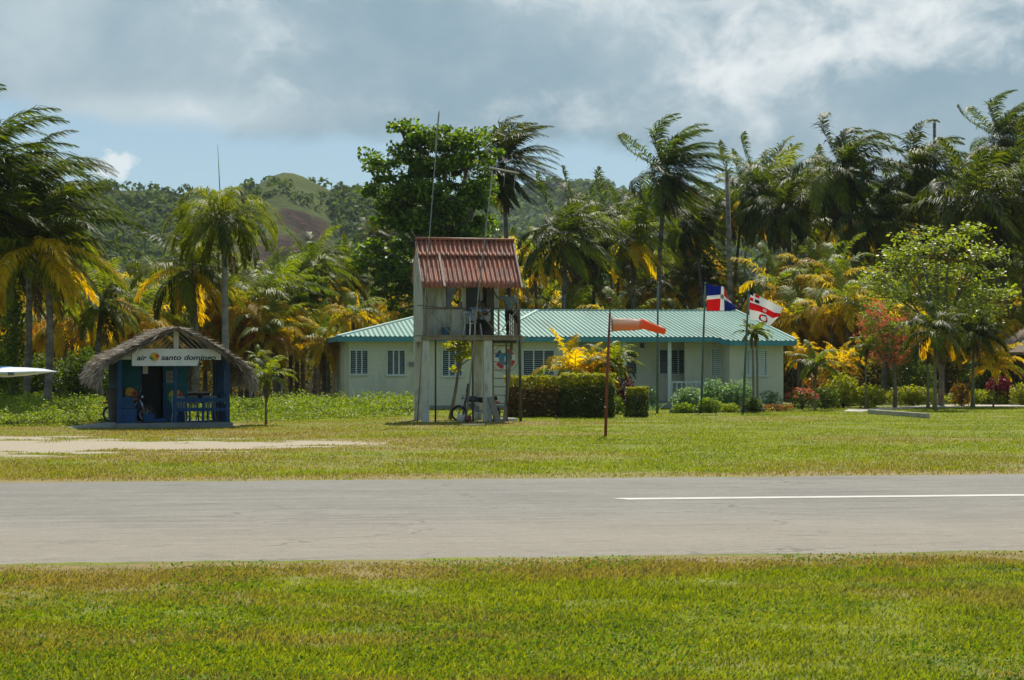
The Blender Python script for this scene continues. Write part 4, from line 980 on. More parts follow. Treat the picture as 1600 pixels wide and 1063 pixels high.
    for i in range(n): a = b+2*i; Fq.append((a, a+1, a+3, a+2))
    me = bpy.data.meshes.new('roof'); me.from_pydata(V, [], Fq); me.update(); ro = link('roof', me, t, roofm)
    # caps and fascia
    capm = mat('roof_cap', (.30, .47, .42), .4, (.42, .57, .51), 1, .5)
    cp = MB(); cp.bar((url, rvv, 4.73), (urr, rvv, 4.73), .34, .05); cp.bar((ue0, ev, ze0+.03), (url, rvv, 4.73), .2, .04); cp.bar((uer, ev-1.1, zr(ev-1.1)+.03), (uer, rvv, 4.73), .06, .10)
    u_h = hu(767, ev); u_t = hu(839, rvv); cp.bar((u_t-.0, rvv-.1, 4.72), (u_h, ev+.1, ze0+.05), .17, .04)
    cp.build('ridge_cap', capm, ro)
    f = MB(); fh = .23
    f.b2(ue0-.01, ud0, ev-.025, ev+.0, ze0-fh, ze0-.005)
    zl = zr(ev-1.15)
    f.add([(ud0, ev-.025, ze0-fh), (ud1, ev-1.175, zl-fh), (ud1, ev-1.175, zl-.005), (ud0, ev-.025, ze0-.005), (ud0, ev+.0, ze0-fh), (ud1, ev-1.15, zl-fh), (ud1, ev-1.15, zl-.005), (ud0, ev, ze0-.005)], [(0, 1, 2, 3), (4, 7, 6, 5), (0, 4, 5, 1), (3, 2, 6, 7)])
    f.b2(ud1, uer+.01, ev-1.175, ev-1.15, zl-fh, zl-.005); f.b2(ue0-.035, ue0-.012, ev, 2*rvv-ev, ze0-fh, ze0-.005)
    f.build('fascia', fas, t)
    so = MB(); so.add([(ue0, ev, ze0-fh+.03), (ud0, ev, ze0-fh+.03), (ud0, rv, ze0-fh+.2), (ue0, rv, ze0-fh+.2)], [(0, 3, 2, 1)])
    so.add([(ud0, ev, ze0-fh+.03), (ud1, ev-1.15, zl-fh+.03), (uer, ev-1.15, zl-fh+.03), (uer, rv, ze0-fh+.2), (ud0, rv, ze0-fh+.2)], [(4, 3, 2, 1, 0)])
    so.build('soffit', mat('soffit', (.50, .54, .47), .8), t)
    # gable end wall triangle at right
    g = MB(); g.add([(ur-.1, wv+.2, zt-.2), (ur-.1, vb, zt-.2), (ur-.1, vb, zr(rvv)-(vb-rvv)*sl-.05), (ur-.1, rvv, 4.62), (ur-.1, wv+.2, zr(wv)-.06)], [(0, 1, 2, 3, 4)]); g.build('gable_wall', wall, t)
    return t
house()

# ---------------------------------------------------------------- lookout tower
def tower():
    TH = R(10); O = Vector((X_(665, 68), 68, 0))
    tu = lambda px, v=0: loc_u(px, v, O, TH)
    tz = lambda py, u, v=0: zloc(py, u, v, O, TH)
    t = empty('lookout_tower', O, TH, 'weathered wooden lookout tower on concrete pillars with rusty red corrugated roof', 'tower')
    wash = mat('whitewashed_wood', (.52, .53, .48), .85, (.40, .41, .37), 3, .2, bump=.5, bs=18, dirt=(.14, .13, .11), dirt_amt=.6, ds=3, stretch=(3, 3, .5))
    conc = mat('tower_concrete', (.54, .54, .48), .9, (.44, .45, .40), 2.5, .1, bump=.3, bs=25, dirt=(.12, .12, .10), dirt_amt=.6, ds=1.6, stretch=(2, 2, .6))
    wood = mat('old_timber', (.20, .17, .12), .85, (.28, .24, .17), 4, .15, bump=.5, bs=25, dirt=(.08, .07, .05), dirt_amt=.5, stretch=(2, 2, 1))
    dwood = mat('dark_timber', (.07, .065, .05), .85, (.10, .09, .07), 4, .15, bump=.4, bs=25)
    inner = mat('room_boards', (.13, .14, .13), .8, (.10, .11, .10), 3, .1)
    red = bpy.data.materials.new('rusty_roof'); red.use_nodes = True; T = NT(red.node_tree); p = T.n['Principled BSDF']
    tc = T.new('ShaderNodeTexCoord'); v = tc.outputs['Object']
    c = T.mix(T.ramp(T.noise(v, 2.2, 6, .65), .35, .65), (.40, .12, .055), (.22, .075, .045))
    c = T.mix(T.ramp(T.noise(T.scale(v, 2, .5, .5), 5, 6, .75), .50, .68, 0, .75), c, (.44, .29, .21))
    c = T.mix(T.ramp(T.noise(T.scale(v, 3, .7, .7), 6, 6, .75), .50, .64, 0, .85), c, (.10, .045, .035))
    T.l.new(c, p.inputs['Base Color']); p.inputs['Roughness'].default_value = .55; p.inputs['Specular IOR Level'].default_value = .4
    lichen = mat('bleached_edge', (.42, .36, .31), .8, (.33, .24, .2), 8)
    DV = 2.35                                   # room depth
    ul, ur_ = tu(659), tu(671)
    deck = 3.08
    # pillars
    for px0, px1, vv in ((660, 671, .0), (648, 659, 2.05), (756, 769, .0), (741, 754, 2.05)):
        a, b = tu(px0, vv), tu(px1, vv)
        MB().b2(a, b, vv, vv+.24, -.05, deck-.17).build('pillar', conc, t, bevel=.015)
    # deck
    uL = tu(659, 0)-.02; uR = tu(821, -.05)
    d = MB(); d.b2(uL, uR, -.06, .06, deck-.17, deck-.02)
    d.b2(uL+.02, uR-.15, 2.1, 2.2, deck-.17, deck-.02)
    for i in range(7): x = uL+.1+i*(uR-uL-.5)/6; d.b2(x, x+.06, .06, 2.1, deck-.16, deck-.03)
    d.build('deck_beam', wood, t)
    pl = MB(); n = 14
    for i in range(n): v0 = -.1+2.5*i/n; pl.b2(uL-.0, uR-.1+rnd.uniform(-.05, .05), v0, v0+2.5/n-.012, deck-.018, deck+.012)
    pl.build('deck_boards', wood, t)
    MB().b2(tu(769), tu(808), .12, .2, deck-.28, deck-.17).build('deck_joist', dwood, t)
    # room
    uLw = tu(661, 0)-.0; uLo = uLw-.03
    ud0 = tu(728, .75); ud1 = tu(758, .75)     # doorway
    wl = MB(); zt_f = tz(444, 0, .2)
    n = 13
    for i in range(n):
        v0 = .0+DV*i/n; q = (v0+.09)/DV; top = 6.43-abs(q-.62)*DV*.86 - .05
        wl.b2(uLo-.02-(i % 3)*.006, uLo+.02, v0+.004, v0+DV/n-.006, deck-.22 if i % 4 else deck-.16, top)
    wl.build('side_wall', wash, t)
    fw = MB(); zs = tz(479, tu(700, .7), .7); zh = 5.25; v0 = .7
    w0, w1 = tu(697, v0), tu(722, v0)
    for a, b, z0, z1 in ((uLo+.03, w0, zs, zh), (uLo+.03, ud0, deck+.01, zs), (w1, ud0, zs, zh), (w0, w1, zs+1.02, zh)):
        nb = max(1, int((b-a)/.18))
        for i in range(nb): fw.b2(a+(b-a)*i/nb+.002, a+(b-a)*(i+1)/nb-.003, v0, v0+.025+(i % 2)*.004, z0, z1)
    fw.build('front_wall', wash, t)
    f = MB(); f.b2(w0-.03, w1+.03, v0-.03, v0-.003, zs-.05, zs+.0); f.b2(w1-.10, w1-.03, v0+.03, v0+.1, zs, zs+1.0); f.b2(uLo+.03, ud0+.02, v0-.04, v0-.004, zs-.10, zs-.055); f.build('window_sill', wood, t)
    # back wall with its own openings, seen through the front ones
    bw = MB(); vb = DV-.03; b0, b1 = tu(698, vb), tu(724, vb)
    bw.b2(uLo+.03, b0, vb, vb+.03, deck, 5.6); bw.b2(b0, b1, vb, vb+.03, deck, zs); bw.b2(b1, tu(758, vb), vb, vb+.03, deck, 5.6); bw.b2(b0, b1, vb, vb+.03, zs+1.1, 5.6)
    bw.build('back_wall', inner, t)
    MB().b2(tu(759.5, .7), tu(770.5, .7), .5, 1.35, deck+.01, 5.0).build('partition', dwood, t)
    # door frame upright seen beyond
    pb = MB(); pb.b2(tu(750, .75), tu(754, .75), .7, .77, deck, 5.0); pb.b2(tu(772, 2.2), tu(779, 2.2), 2.15, 2.2, tz(481, 1.8, 2.2), tz(458, 1.8, 2.2)+.6); pb.build('door_post', wash, t)
    # railing
    r_ = MB(); zr = tz(482, 0); uE = tu(811, 0)
    r_.tube([(tu(652, 0)-.02, -.02, tz(478, 0)+.02), (tu(700, 0), -.04, zr), (tu(770, 0), -.03, zr-.01), (uE, -.03, zr+.01)], .014, 6)
    r_.build('top_rail', dwood, t)
    rb = MB(); z0 = deck-.02; yb = -.045
    def bar(pxa, pya, pxb, pyb, w_=.07, v=-.045): rb.bar((tu(pxa, v), v, tz(pya, tu(pxa), v)), (tu(pxb, v), v, tz(pyb, tu(pxb), v)), w_, .03)
    for px in (668, 705, 742, 779): bar(px, 483, px, 524)
    yb = -.075
    bar(669, 484, 703, 520, .06, -.08); bar(706, 522, 733, 498, .06, -.08); bar(743, 480, 776, 520, .06, -.082); bar(784, 516, 810, 482, .06, -.08)
    rb.build('railing', wood, t)
    # right side railing (runs back)
    rs = MB(); uS = tu(812, 0)
    rs.bar((uS, .0, deck+.9), (uS-.05, 2.1, deck+.9), .06, .04)
    for v in (.0, .35, .7, 1.05, 1.4, 1.75, 2.1): rs.bar((uS-.02, v, deck), (uS-.02, v, deck+.88), .045, .03)
    rs.bar((uS-.05, 0, deck+.05), (uS-.05, .7, deck+.85), .05, .03)
    rs.build('side_railing', wood, t)
    # thin props down to the ground and roof posts
    for px0, px1, v in ((680.5, 680.5, .1), (738.5, 739, .0), (791, 792, .0), (811, 813.5, -.02)):
        MB().tube([(tu(px1, v), v, -.03), (tu(px0, v), v, deck-.17 if px0 < 800 else 4.05)], [.035, .03] if px0 < 800 else [.055, .045], 6).build('prop', dwood, t, True)
    MB().bar((tu(806, 2.0), 2.0, deck), (tu(804, 2.0), 2.0, 5.2), .07).build('roof_post', wood, t)
    MB().bar((tu(810, .05), .05, deck), (tu(809, .05), .05, 4.75), .06).build('roof_post', wood, t)
    # roof: corrugated fibre sheets
    vr, vf, vbk = 1.45, -.40, 3.0; zr_, ze = 6.50, 4.78
    ra0, ra1 = tu(651, vr), tu(803, vr); ea0, ea1 = tu(660.5, vf), tu(816, vf)
    a0, a1 = (ra0+ea0)/2-.02, (ra1+ea1)/2
    def sheet(a0, a1, v0, z0, v1, z1, amp, pitch, name, lift=0, jag=0.0, mt=None, parent=t):
        nn = int((a1-a0)/pitch*8); V = []; Fq = []; q = 6
        dv, dz = v1-v0, z1-z0; L = math.hypot(dv, dz); nv, nz = -dz/L, dv/L
        if nz < 0: nv, nz = -nv, -nz
        for i in range(nn+1):
            u = a0+(a1-a0)*i/nn; o = amp*math.cos(2*math.pi*i/8)*1.25+lift
            j = jag*(math.sin(i*.7)+rnd.random()-.5)
            for k in range(q+1):
                s = k/q; ss = s + (j*(1-s)/L if k == 0 else 0)
                sg = -.03*math.sin(math.pi*s)
                V.append((u, v0+dv*ss+nv*(o+sg), z0+dz*ss+nz*(o+sg)))
        for i in range(nn):
            for k in range(q): b = i*(q+1)+k; Fq.append((b, b+q+1, b+q+2, b+1))
        me = bpy.data.meshes.new(name); me.from_pydata(V, [], Fq); me.update(); o_ = link(name, me, parent, mt or red, True)
        md = o_.modifiers.new('thickness', 'SOLIDIFY'); md.thickness = .012; md.offset = -1
        return o_
    sheet(a0, a1, vf, ze, vr, zr_, .032, .17, 'roof', jag=.02)
    sheet(a0, a1, vbk, 5.05, vr, zr_, .032, .17, 'roof_back')
    sheet(a0+.02, a1-.02, vr-.62, zr_-.58+.0, vr+.02, zr_+.02, .03, .17, 'ridge_sheet', lift=.035, jag=.02)
    sheet(a0+.02, a1-.02, vr+.5, zr_-.42, vr-.0, zr_+.05, .015, .17, 'ridge_sheet', lift=.04)
    MB().tube([(a0-.02, vr, zr_+.10), (a1+.02, vr, zr_+.08)], .055, 8).build('ridge_roll', red, t, True)
    ru = a0+(a1-a0)*.215; L = MB(); L.bar((ru, vr-.55, zr_-.50), (ru+.02, vf-.01, ze+.03), .075, .05); L.build('lap_strip', lichen, t)
    L = MB(); L.bar((a1-.02, vr-.1, zr_-.06), (a1-.02, vf-.02, ze+.0), .06, .05); L.build('verge_board', lichen, t); L = MB(); L.bar((a0+.0, vr, zr_-.02), (a0+.0, vf+.2, ze+.17), .05, .06); L.build('verge_board', lichen, t)
    L = MB(); L.bar((a0+.06, vr, zr_-.08), (a0+.06, vbk-.1, 5.02), .05, .10)
    for v, z in ((vf+.35, ze+.20), (vr, zr_-.14), (vbk-.4, 5.2)): L.b2(a0+.05, a1-.1, v-.03, v+.03, z-.08, z)
    L.build('rafter', wood, t)
    # loose cable along the rail post
    MB().tube([(tu(664), -.05, 4.9), (tu(660), -.06, 4.55), (tu(668), -.05, 4.25), (tu(662), -.06, 3.9)], .012, 5).build('cable', dwood, t)
    # ladder: own thing
    ld = empty('ladder', (O.x, O.y, 0), TH, 'wooden ladder with thin rungs leaning up to the tower deck', 'ladder')
    va, vb_ = .9, .35
    def lp(px, py, v): return (tu(px, v), v, tz(py, tu(px, v), v))
    pR0, pR1 = Vector((tu(788, -.1), -.1, .0)), Vector(lp(800, 532, .55)); pL0, pL1 = Vector((tu(771, .35), .35, .0)), Vector(lp(770, 532, .55))
    MB().bar(pR0, pR1, .11, .05).build('rail', wood, ld); MB().bar(pL0, pL1, .05, .05).build('rail', wood, ld)
    for i in range(9):
        q = .12+.82*i/8; MB().tube([pL0.lerp(pL1, q), pR0.lerp(pR1, q)], .017, 6).build('rung', wood, ld)
    # masts
    def mast(px0, py0, px1, py1, v, r0, r1, label, extra=None, foot=None):
        D0 = O.y+v*math.cos(TH)+.3; m = empty('antenna_mast', (X_(px0, D0), D0, 0), 0, label, 'antenna mast')
        x1, z1 = X_(px1, D0)-X_(px0, D0), Z_(py1, D0)
        MB().tube([(0, 0, -.03), (x1*.45, 0, z1*.5), (x1, 0, z1)], [r0, (r0+r1)/2, r1], 8).build('pole', galv, m, True)
        if extra: extra(m, D0, lambda px, py: (X_(px, D0)-X_(px0, D0), 0, Z_(py, D0)))
        return m
    galv = mat('galvanised_pole', (.26, .28, .27), .5, (.18, .19, .19), 3, .4)
    mast(652, 660, 686, 173, -.55, .024, .012, 'tall thin leaning antenna mast left of the tower roof, reaching into the sky', lambda m, D, f: MB().tube([f(680, 235), f(686, 176)], .03, 6).build('antenna_rod', galv, m, True))
    def hb(m, D, f):
        MB().tube([f(764, 262), f(811, 271)], .035, 6).build('crossbeam', mat('antenna_wood', (.42, .38, .33), .8), m, True)
        for px in (775, 789, 805): MB().tube([f(px+2, 248 if px < 800 else 256), f(px-2, 292)], .014, 5).build('element', galv, m, True)
    mast(728, 657, 771, 258, -.75, .028, .016, 'leaning antenna mast carrying a wooden crossbeam in front of the tower roof', hb)
    # pillar slab, drum, kerb slab
    s0 = MB(); a = tu(773, -.35); s0.bar((a+.12, -.45, -.02), (a-.13, -.15, tz(621, a, -.3)), .30, .07); o = s0.build('stone_slab', mat('slab_stone', (.24, .22, .18), .9, (.17, .16, .13), 4, .1, bump=.5, bs=20), None, bevel=.01); o.location = O; o.rotation_euler = (0, 0, TH); tag(o, 'grey-brown stone slab leaning on the front right tower pillar', 'slab')
    o = MB().tube([(tu(716, -.7), -.62, .13), (tu(727, -.7), -.75, .13)], [.15, .15], 14).build('paint_drum', mat('drum_white', (.42, .42, .38), .6, (.30, .28, .25), 6), None); o.location = O; o.rotation_euler = (0, 0, TH); tag(o, 'small pale drum lying on the grass by the motorcycle front wheel', 'drum')
    lid = MB().tube([(tu(727.3, -.7), -.752, .13), (tu(734, -.7), -.83, .125)], [.13, .14], 14).build('clay_pot', mat('rust_pot', (.11, .04, .03), .8, (.16, .06, .04), 5), None); lid.location = O; lid.rotation_euler = (0, 0, TH); tag(lid, 'dark rusty pot lying against the pale drum', 'pot')
    k = MB(); k.b2(tu(776, .4), tu(806, .4), .1, .75, -.03, .12); o = k.build('concrete_step', conc, None, bevel=.01); o.location = O; o.rotation_euler = (0, 0, TH); tag(o, 'low concrete step at the foot of the ladder', 'step')
    D = 64.3; k = MB().bar((X_(722, D), D, .03), (X_(757, D), D+.2, .03), .14, .05); o = k.build('plank', mat('pale_plank', (.55, .48, .36), .8, (.45, .38, .28), 5), None); tag(o, 'pale weathered plank lying on the grass before the tower', 'plank')
    pv = MB().bar((tu(732, 1.2), 1.2, 1.35), (tu(722, 1.1), 1.1, .0), .08, .06); o = pv.build('leaning_board', dwood, None); o.location = O; o.rotation_euler = (0, 0, TH); tag(o, 'dark board leaning under the tower behind the motorcycle', 'board')
    # bucket
    o = MB().tube([(tu(697, .45), .45, deck+.012), (tu(697, .45), .45, deck+.30)], [.12, .16], 14).build('bucket', mat('bucket_blue', (.03, .13, .20), .5), None); o.location = O; o.rotation_euler = (0, 0, TH); tag(o, 'blue-green bucket on the tower deck under the window', 'bucket')
    # white plastic chair
    ch = chair((0, 0, 0), 'white plastic armchair on the tower deck behind the railing', deck+.014)
    u = tu(739, .32); ch.location = O + Vector((u*math.cos(TH)-.36*math.sin(TH), u*math.sin(TH)+.36*math.cos(TH), deck+.013)); ch.rotation_euler = (0, 0, TH+R(20))
    W = lambda px, v, z: O + Vector((tu(px, v)*math.cos(TH)-v*math.sin(TH), tu(px, v)*math.sin(TH)+v*math.cos(TH), z))
    return W, deck+.013

pb_ = mat('bluish_plastic', (.20, .27, .32), .5, spec=.3)
pw = mat('white_plastic', (.66, .68, .68), .4, spec=.4)
def chair(loc, label, z=0, group=None, pw=pw):
    t = empty('plastic_chair', loc, 0, label, 'chair', group)
    MB().box((0, 0, .43), (.46, .44, .03)).build('seat', pw, t, bevel=.01)
    b = MB()
    for i in range(5): b.bar((-.17+.085*i, .21, .44), (-.18+.09*i, .29, .82), .05, .012)
    b.bar((-.22, .29, .83), (.22, .29, .83), .05, .05); b.bar((-.22, .21, .44), (-.22, .29, .83), .03, .03); b.bar((.22, .21, .44), (.22, .29, .83), .03, .03)
    b.build('backrest', pw, t)
    for sx in (-1, 1):
        for sy in (-1, 1): MB().bar((sx*.25, sy*.24, 0), (sx*.2, sy*.19, .43), .045, .03).build('leg', pw, t)
        a = MB(); a.bar((sx*.25, -.22, .64), (sx*.25, .25, .66), .05, .02); a.bar((sx*.22, -.2, .43), (sx*.25, -.21, .64), .04, .03); a.build('armrest', pw, t)
    return t
TW, DECK = tower()

# ---------------------------------------------------------------- people
skinm = mat('dark_skin', (.10, .055, .035), .55, spec=.35)
hairm = mat('black_hair', (.012, .010, .009), .8)
def skinmesh(name, J, E, root, m, parent, sub=2):
    me = bpy.data.meshes.new(name); names = list(J); me.from_pydata([J[k][0] for k in names], [(names.index(a), names.index(b)) for a, b in E], []); me.update()
    o = link(name, me, parent, m)
    md = o.modifiers.new('skin', 'SKIN'); md.use_smooth_shade = True
    if not me.skin_vertices: me.attributes
    for i, k in enumerate(names):
        r = J[k][1]; r = r if isinstance(r, tuple) else (r, r)
        me.skin_vertices[0].data[i].radius = r; me.skin_vertices[0].data[i].use_root = (k == root)
    s = o.modifiers.new('sub', 'SUBSURF'); s.levels = s.render_levels = sub
    return o
def person(loc, rz, J, label, shirt, trousers, scale=1.0, group=None):
    """J: joints pelvis chest neck head  shL elL wrL  shR elR wrR  hipL knL anL toL  hipR knR anR toR (x right, y forward away from viewer)"""
    t = empty('person', loc, rz, label, 'person', group); t.scale = (scale,)*3
    v = {k: Vector(p) for k, p in J.items()}
    B = {}; E = []
    def add(n, p, r): B[n] = (tuple(p), r)
    add('pelvis', v['pelvis'], (.13, .10)); add('waist', v['pelvis'].lerp(v['chest'], .5), (.12, .09)); add('chest', v['chest'], (.15, .10)); add('neck', v['neck'], .055); add('skull', v['head'], (.075, .085))
    E += [('pelvis', 'waist'), ('waist', 'chest'), ('chest', 'neck'), ('neck', 'skull')]
    for s in 'LR':
        add('sh'+s, v['sh'+s], .058); add('el'+s, v['el'+s], .042); add('wr'+s, v['wr'+s], .028)
        E += [('chest', 'sh'+s), ('sh'+s, 'el'+s), ('el'+s, 'wr'+s)]
        d = (v['wr'+s]-v['el'+s]).normalized(); sd = d.orthogonal().normalized(); pm = v['wr'+s]+d*.06; add('palm'+s, pm, (.036, .018)); E.append(('wr'+s, 'palm'+s))
        for i, (off, ln) in enumerate(((-.03, .07), (-.01, .085), (.01, .08), (.03, .06))):
            a = pm+d*.035+sd*off; b_ = a+d*ln*.6+Vector((0, 0, -.012)); c_ = b_+d*ln*.35+Vector((0, 0, -.022))
            add('f%d%s' % (i, s), a, .0095); add('g%d%s' % (i, s), b_, .009); add('h%d%s' % (i, s), c_, .008)
            E += [('palm'+s, 'f%d%s' % (i, s)), ('f%d%s' % (i, s), 'g%d%s' % (i, s)), ('g%d%s' % (i, s), 'h%d%s' % (i, s))]
        a = pm-d*.02+sd*.045; add('t0'+s, a, .011); add('t1'+s, a+d*.045+sd*.02, .009); E += [('palm'+s, 't0'+s), ('t0'+s, 't1'+s)]
        add('hip'+s, v['hip'+s], .085); add('kn'+s, v['kn'+s], .056); add('an'+s, v['an'+s], .038); add('to'+s, v['to'+s], (.035, .025))
        E += [('pelvis', 'hip'+s), ('hip'+s, 'kn'+s), ('kn'+s, 'an'+s), ('an'+s, 'to'+s)]
    body = skinmesh('body', B, E, 'pelvis', skinm, t, 1)
    # head with face
    hd = v['head']; f = (Vector(J.get('face', (0, -1, 0)))).normalized(); q = Vector((0, -1, 0)).rotation_difference(f).to_matrix().to_4x4(); M = Matrix.Translation(hd) @ q
    h = MB(); h.ball((0, 0, .03), (.075, .095, .12), 16, 12); h.ball((0, -.095, .0), (.014, .022, .028), 8, 6); h.ball((.077, 0, .01), (.012, .022, .03), 8, 6); h.ball((-.077, 0, .01), (.012, .022, .03), 8, 6); h.ball((0, -.03, -.06), (.05, .06, .04), 10, 6)
    h.v = [tuple(M @ Vector(p)) for p in h.v]; h.build('head', skinm, t, True)
    e = MB(); e.ball((.03, -.083, .03), .012, 8, 6); e.ball((-.03, -.083, .03), .012, 8, 6); e.v = [tuple(M @ Vector(p)) for p in e.v]; e.build('eyes', eyem, t, True)
    mth = MB(); mth.box((0, -.088, -.045), (.045, .012, .010)); mth.v = [tuple(M @ Vector(p)) for p in mth.v]; mth.build('mouth', lipm, t)
    hr = MB(); hr.ball((0, .016, .055), (.084, .097, .108), 16, 10); hr.v = [tuple(M @ Vector(p)) for p in hr.v]; hr.build('hair', hairm, t, True)
    # shirt
    Sh = {'a': (v['pelvis']+Vector((0, 0, -.03)), (.155, .12)), 'b': (v['pelvis'].lerp(v['chest'], .5), (.15, .115)), 'c': (v['chest'], (.18, .125)), 'n': (v['neck']+Vector((0, 0, -.05)), .075)}
    ES = [('a', 'b'), ('b', 'c'), ('c', 'n')]
    for s in 'LR':
        Sh['s'+s] = (v['sh'+s], .083); Sh['m'+s] = (v['sh'+s].lerp(v['el'+s], .85), .068); ES += [('c', 's'+s), ('s'+s, 'm'+s)]
    Sh = {k: (tuple(a), r) for k, (a, r) in Sh.items()}; skinmesh('shirt', Sh, ES, 'b', shirt, t, 2)
    Tr = {'a': (v['pelvis']+Vector((0, 0, .04)), (.14, .11)), 'p': (v['pelvis']+Vector((0, 0, -.03)), (.15, .12))}; ET = [('a', 'p')]
    for s in 'LR':
        Tr['h'+s] = (v['hip'+s], .10); Tr['k'+s] = (v['kn'+s], .073); Tr['n'+s] = (v['an'+s]+Vector((0, 0, .03)), .06); ET += [('p', 'h'+s), ('h'+s, 'k'+s), ('k'+s, 'n'+s)]
    Tr = {k: (tuple(a), r) for k, (a, r) in Tr.items()}; skinmesh('trousers', Tr, ET, 'p', trousers, t, 2)
    for s in 'LR':
        a, b_ = v['an'+s], v['to'+s]; MB().tube([a+Vector((0, 0, .01))-(b_-a)*.25, a+Vector((0, 0, -.02)), b_], [.045, .052, .04], 10).build('shoe', shoem, t, True)
    return t
eyem = mat('eye', (.02, .015, .012), .2, spec=.6); lipm = mat('lip', (.14, .05, .04), .5); shoem = mat('shoe', (.02, .018, .016), .5)
sh_blue = mat('shirt_light_blue', (.30, .42, .62), .85, (.24, .35, .55), 8, .1); sh_grey = mat('shirt_grey_green', (.16, .21, .21), .85, (.12, .17, .17), 6, .1); sh_pale = mat('shirt_pale', (.38, .42, .50), .85)
tr_blk = mat('trousers_black', (.015, .015, .018), .85, (.022, .022, .026), 6, .1)
STAND = dict(pelvis=(0, 0, .95), chest=(.02, 0, 1.30), neck=(.02, 0, 1.50), head=(.02, -.03, 1.62), face=(.3, -1, -.1),
 shL=(-.19, 0, 1.40), elL=(-.42, -.10, 1.36), wrL=(-.55, -.22, 1.52), shR=(.22, 0, 1.40), elR=(.30, -.04, 1.14), wrR=(.26, -.16, .94),
 hipL=(-.09, 0, .88), knL=(-.06, -.04, .48), anL=(-.05, .02, .08), toL=(-.07, -.14, .035), hipR=(.10, 0, .88), knR=(.30, -.14, .56), anR=(.36, .02, .20), toR=(.40, -.12, .14))
person(TW(795, .45, DECK), R(10), STAND, 'person standing at the tower rail in grey shirt and black trousers', sh_grey, tr_blk, .97)
SIT = dict(pelvis=(0, 0, .52), chest=(.08, -.08, .86), neck=(.14, -.13, 1.05), head=(.20, -.17, 1.17), face=(.8, -.7, -.2),
 shL=(-.08, -.12, .97), elL=(.08, -.30, .78), wrL=(.32, -.36, .86), shR=(.24, .02, .97), elR=(.40, -.12, .76), wrR=(.52, -.30, .84),
 hipL=(.02, -.10, .50), knL=(.42, -.26, .52), anL=(.44, -.26, .09), toL=(.60, -.34, .035), hipR=(.06, .08, .50), knR=(.50, .02, .52), anR=(.50, .02, .09), toR=(.67, -.02, .035))
person(TW(738.5, .33, DECK), R(10), SIT, 'person in a light blue shirt sitting on the white chair behind the tower rail', sh_blue, tr_blk, .95)
st = empty('stool', TW(760, .55, DECK), R(10), 'low wooden stool on the tower deck beside the partition', 'stool')
wd_ = mat('stool_wood', (.12, .09, .06), .8); MB().box((0, 0, .44), (.34, .34, .03)).build('seat', wd_, st)
for sx in (-1, 1):
    for sy in (-1, 1): MB().bar((sx*.15, sy*.15, 0), (sx*.13, sy*.13, .43), .035).build('leg', wd_, st)
SIT2 = {k: (-p[0], p[1], p[2]) for k, p in SIT.items()}; SIT2 = {(k[:-1]+('R' if k[-1] == 'L' else 'L') if k[-1] in 'LR' else k): p for k, p in SIT2.items()}
person(TW(761, .50, DECK), R(10), SIT2, 'second seated person in a pale shirt beside the partition, facing the one on the chair', sh_pale, tr_blk, .93)

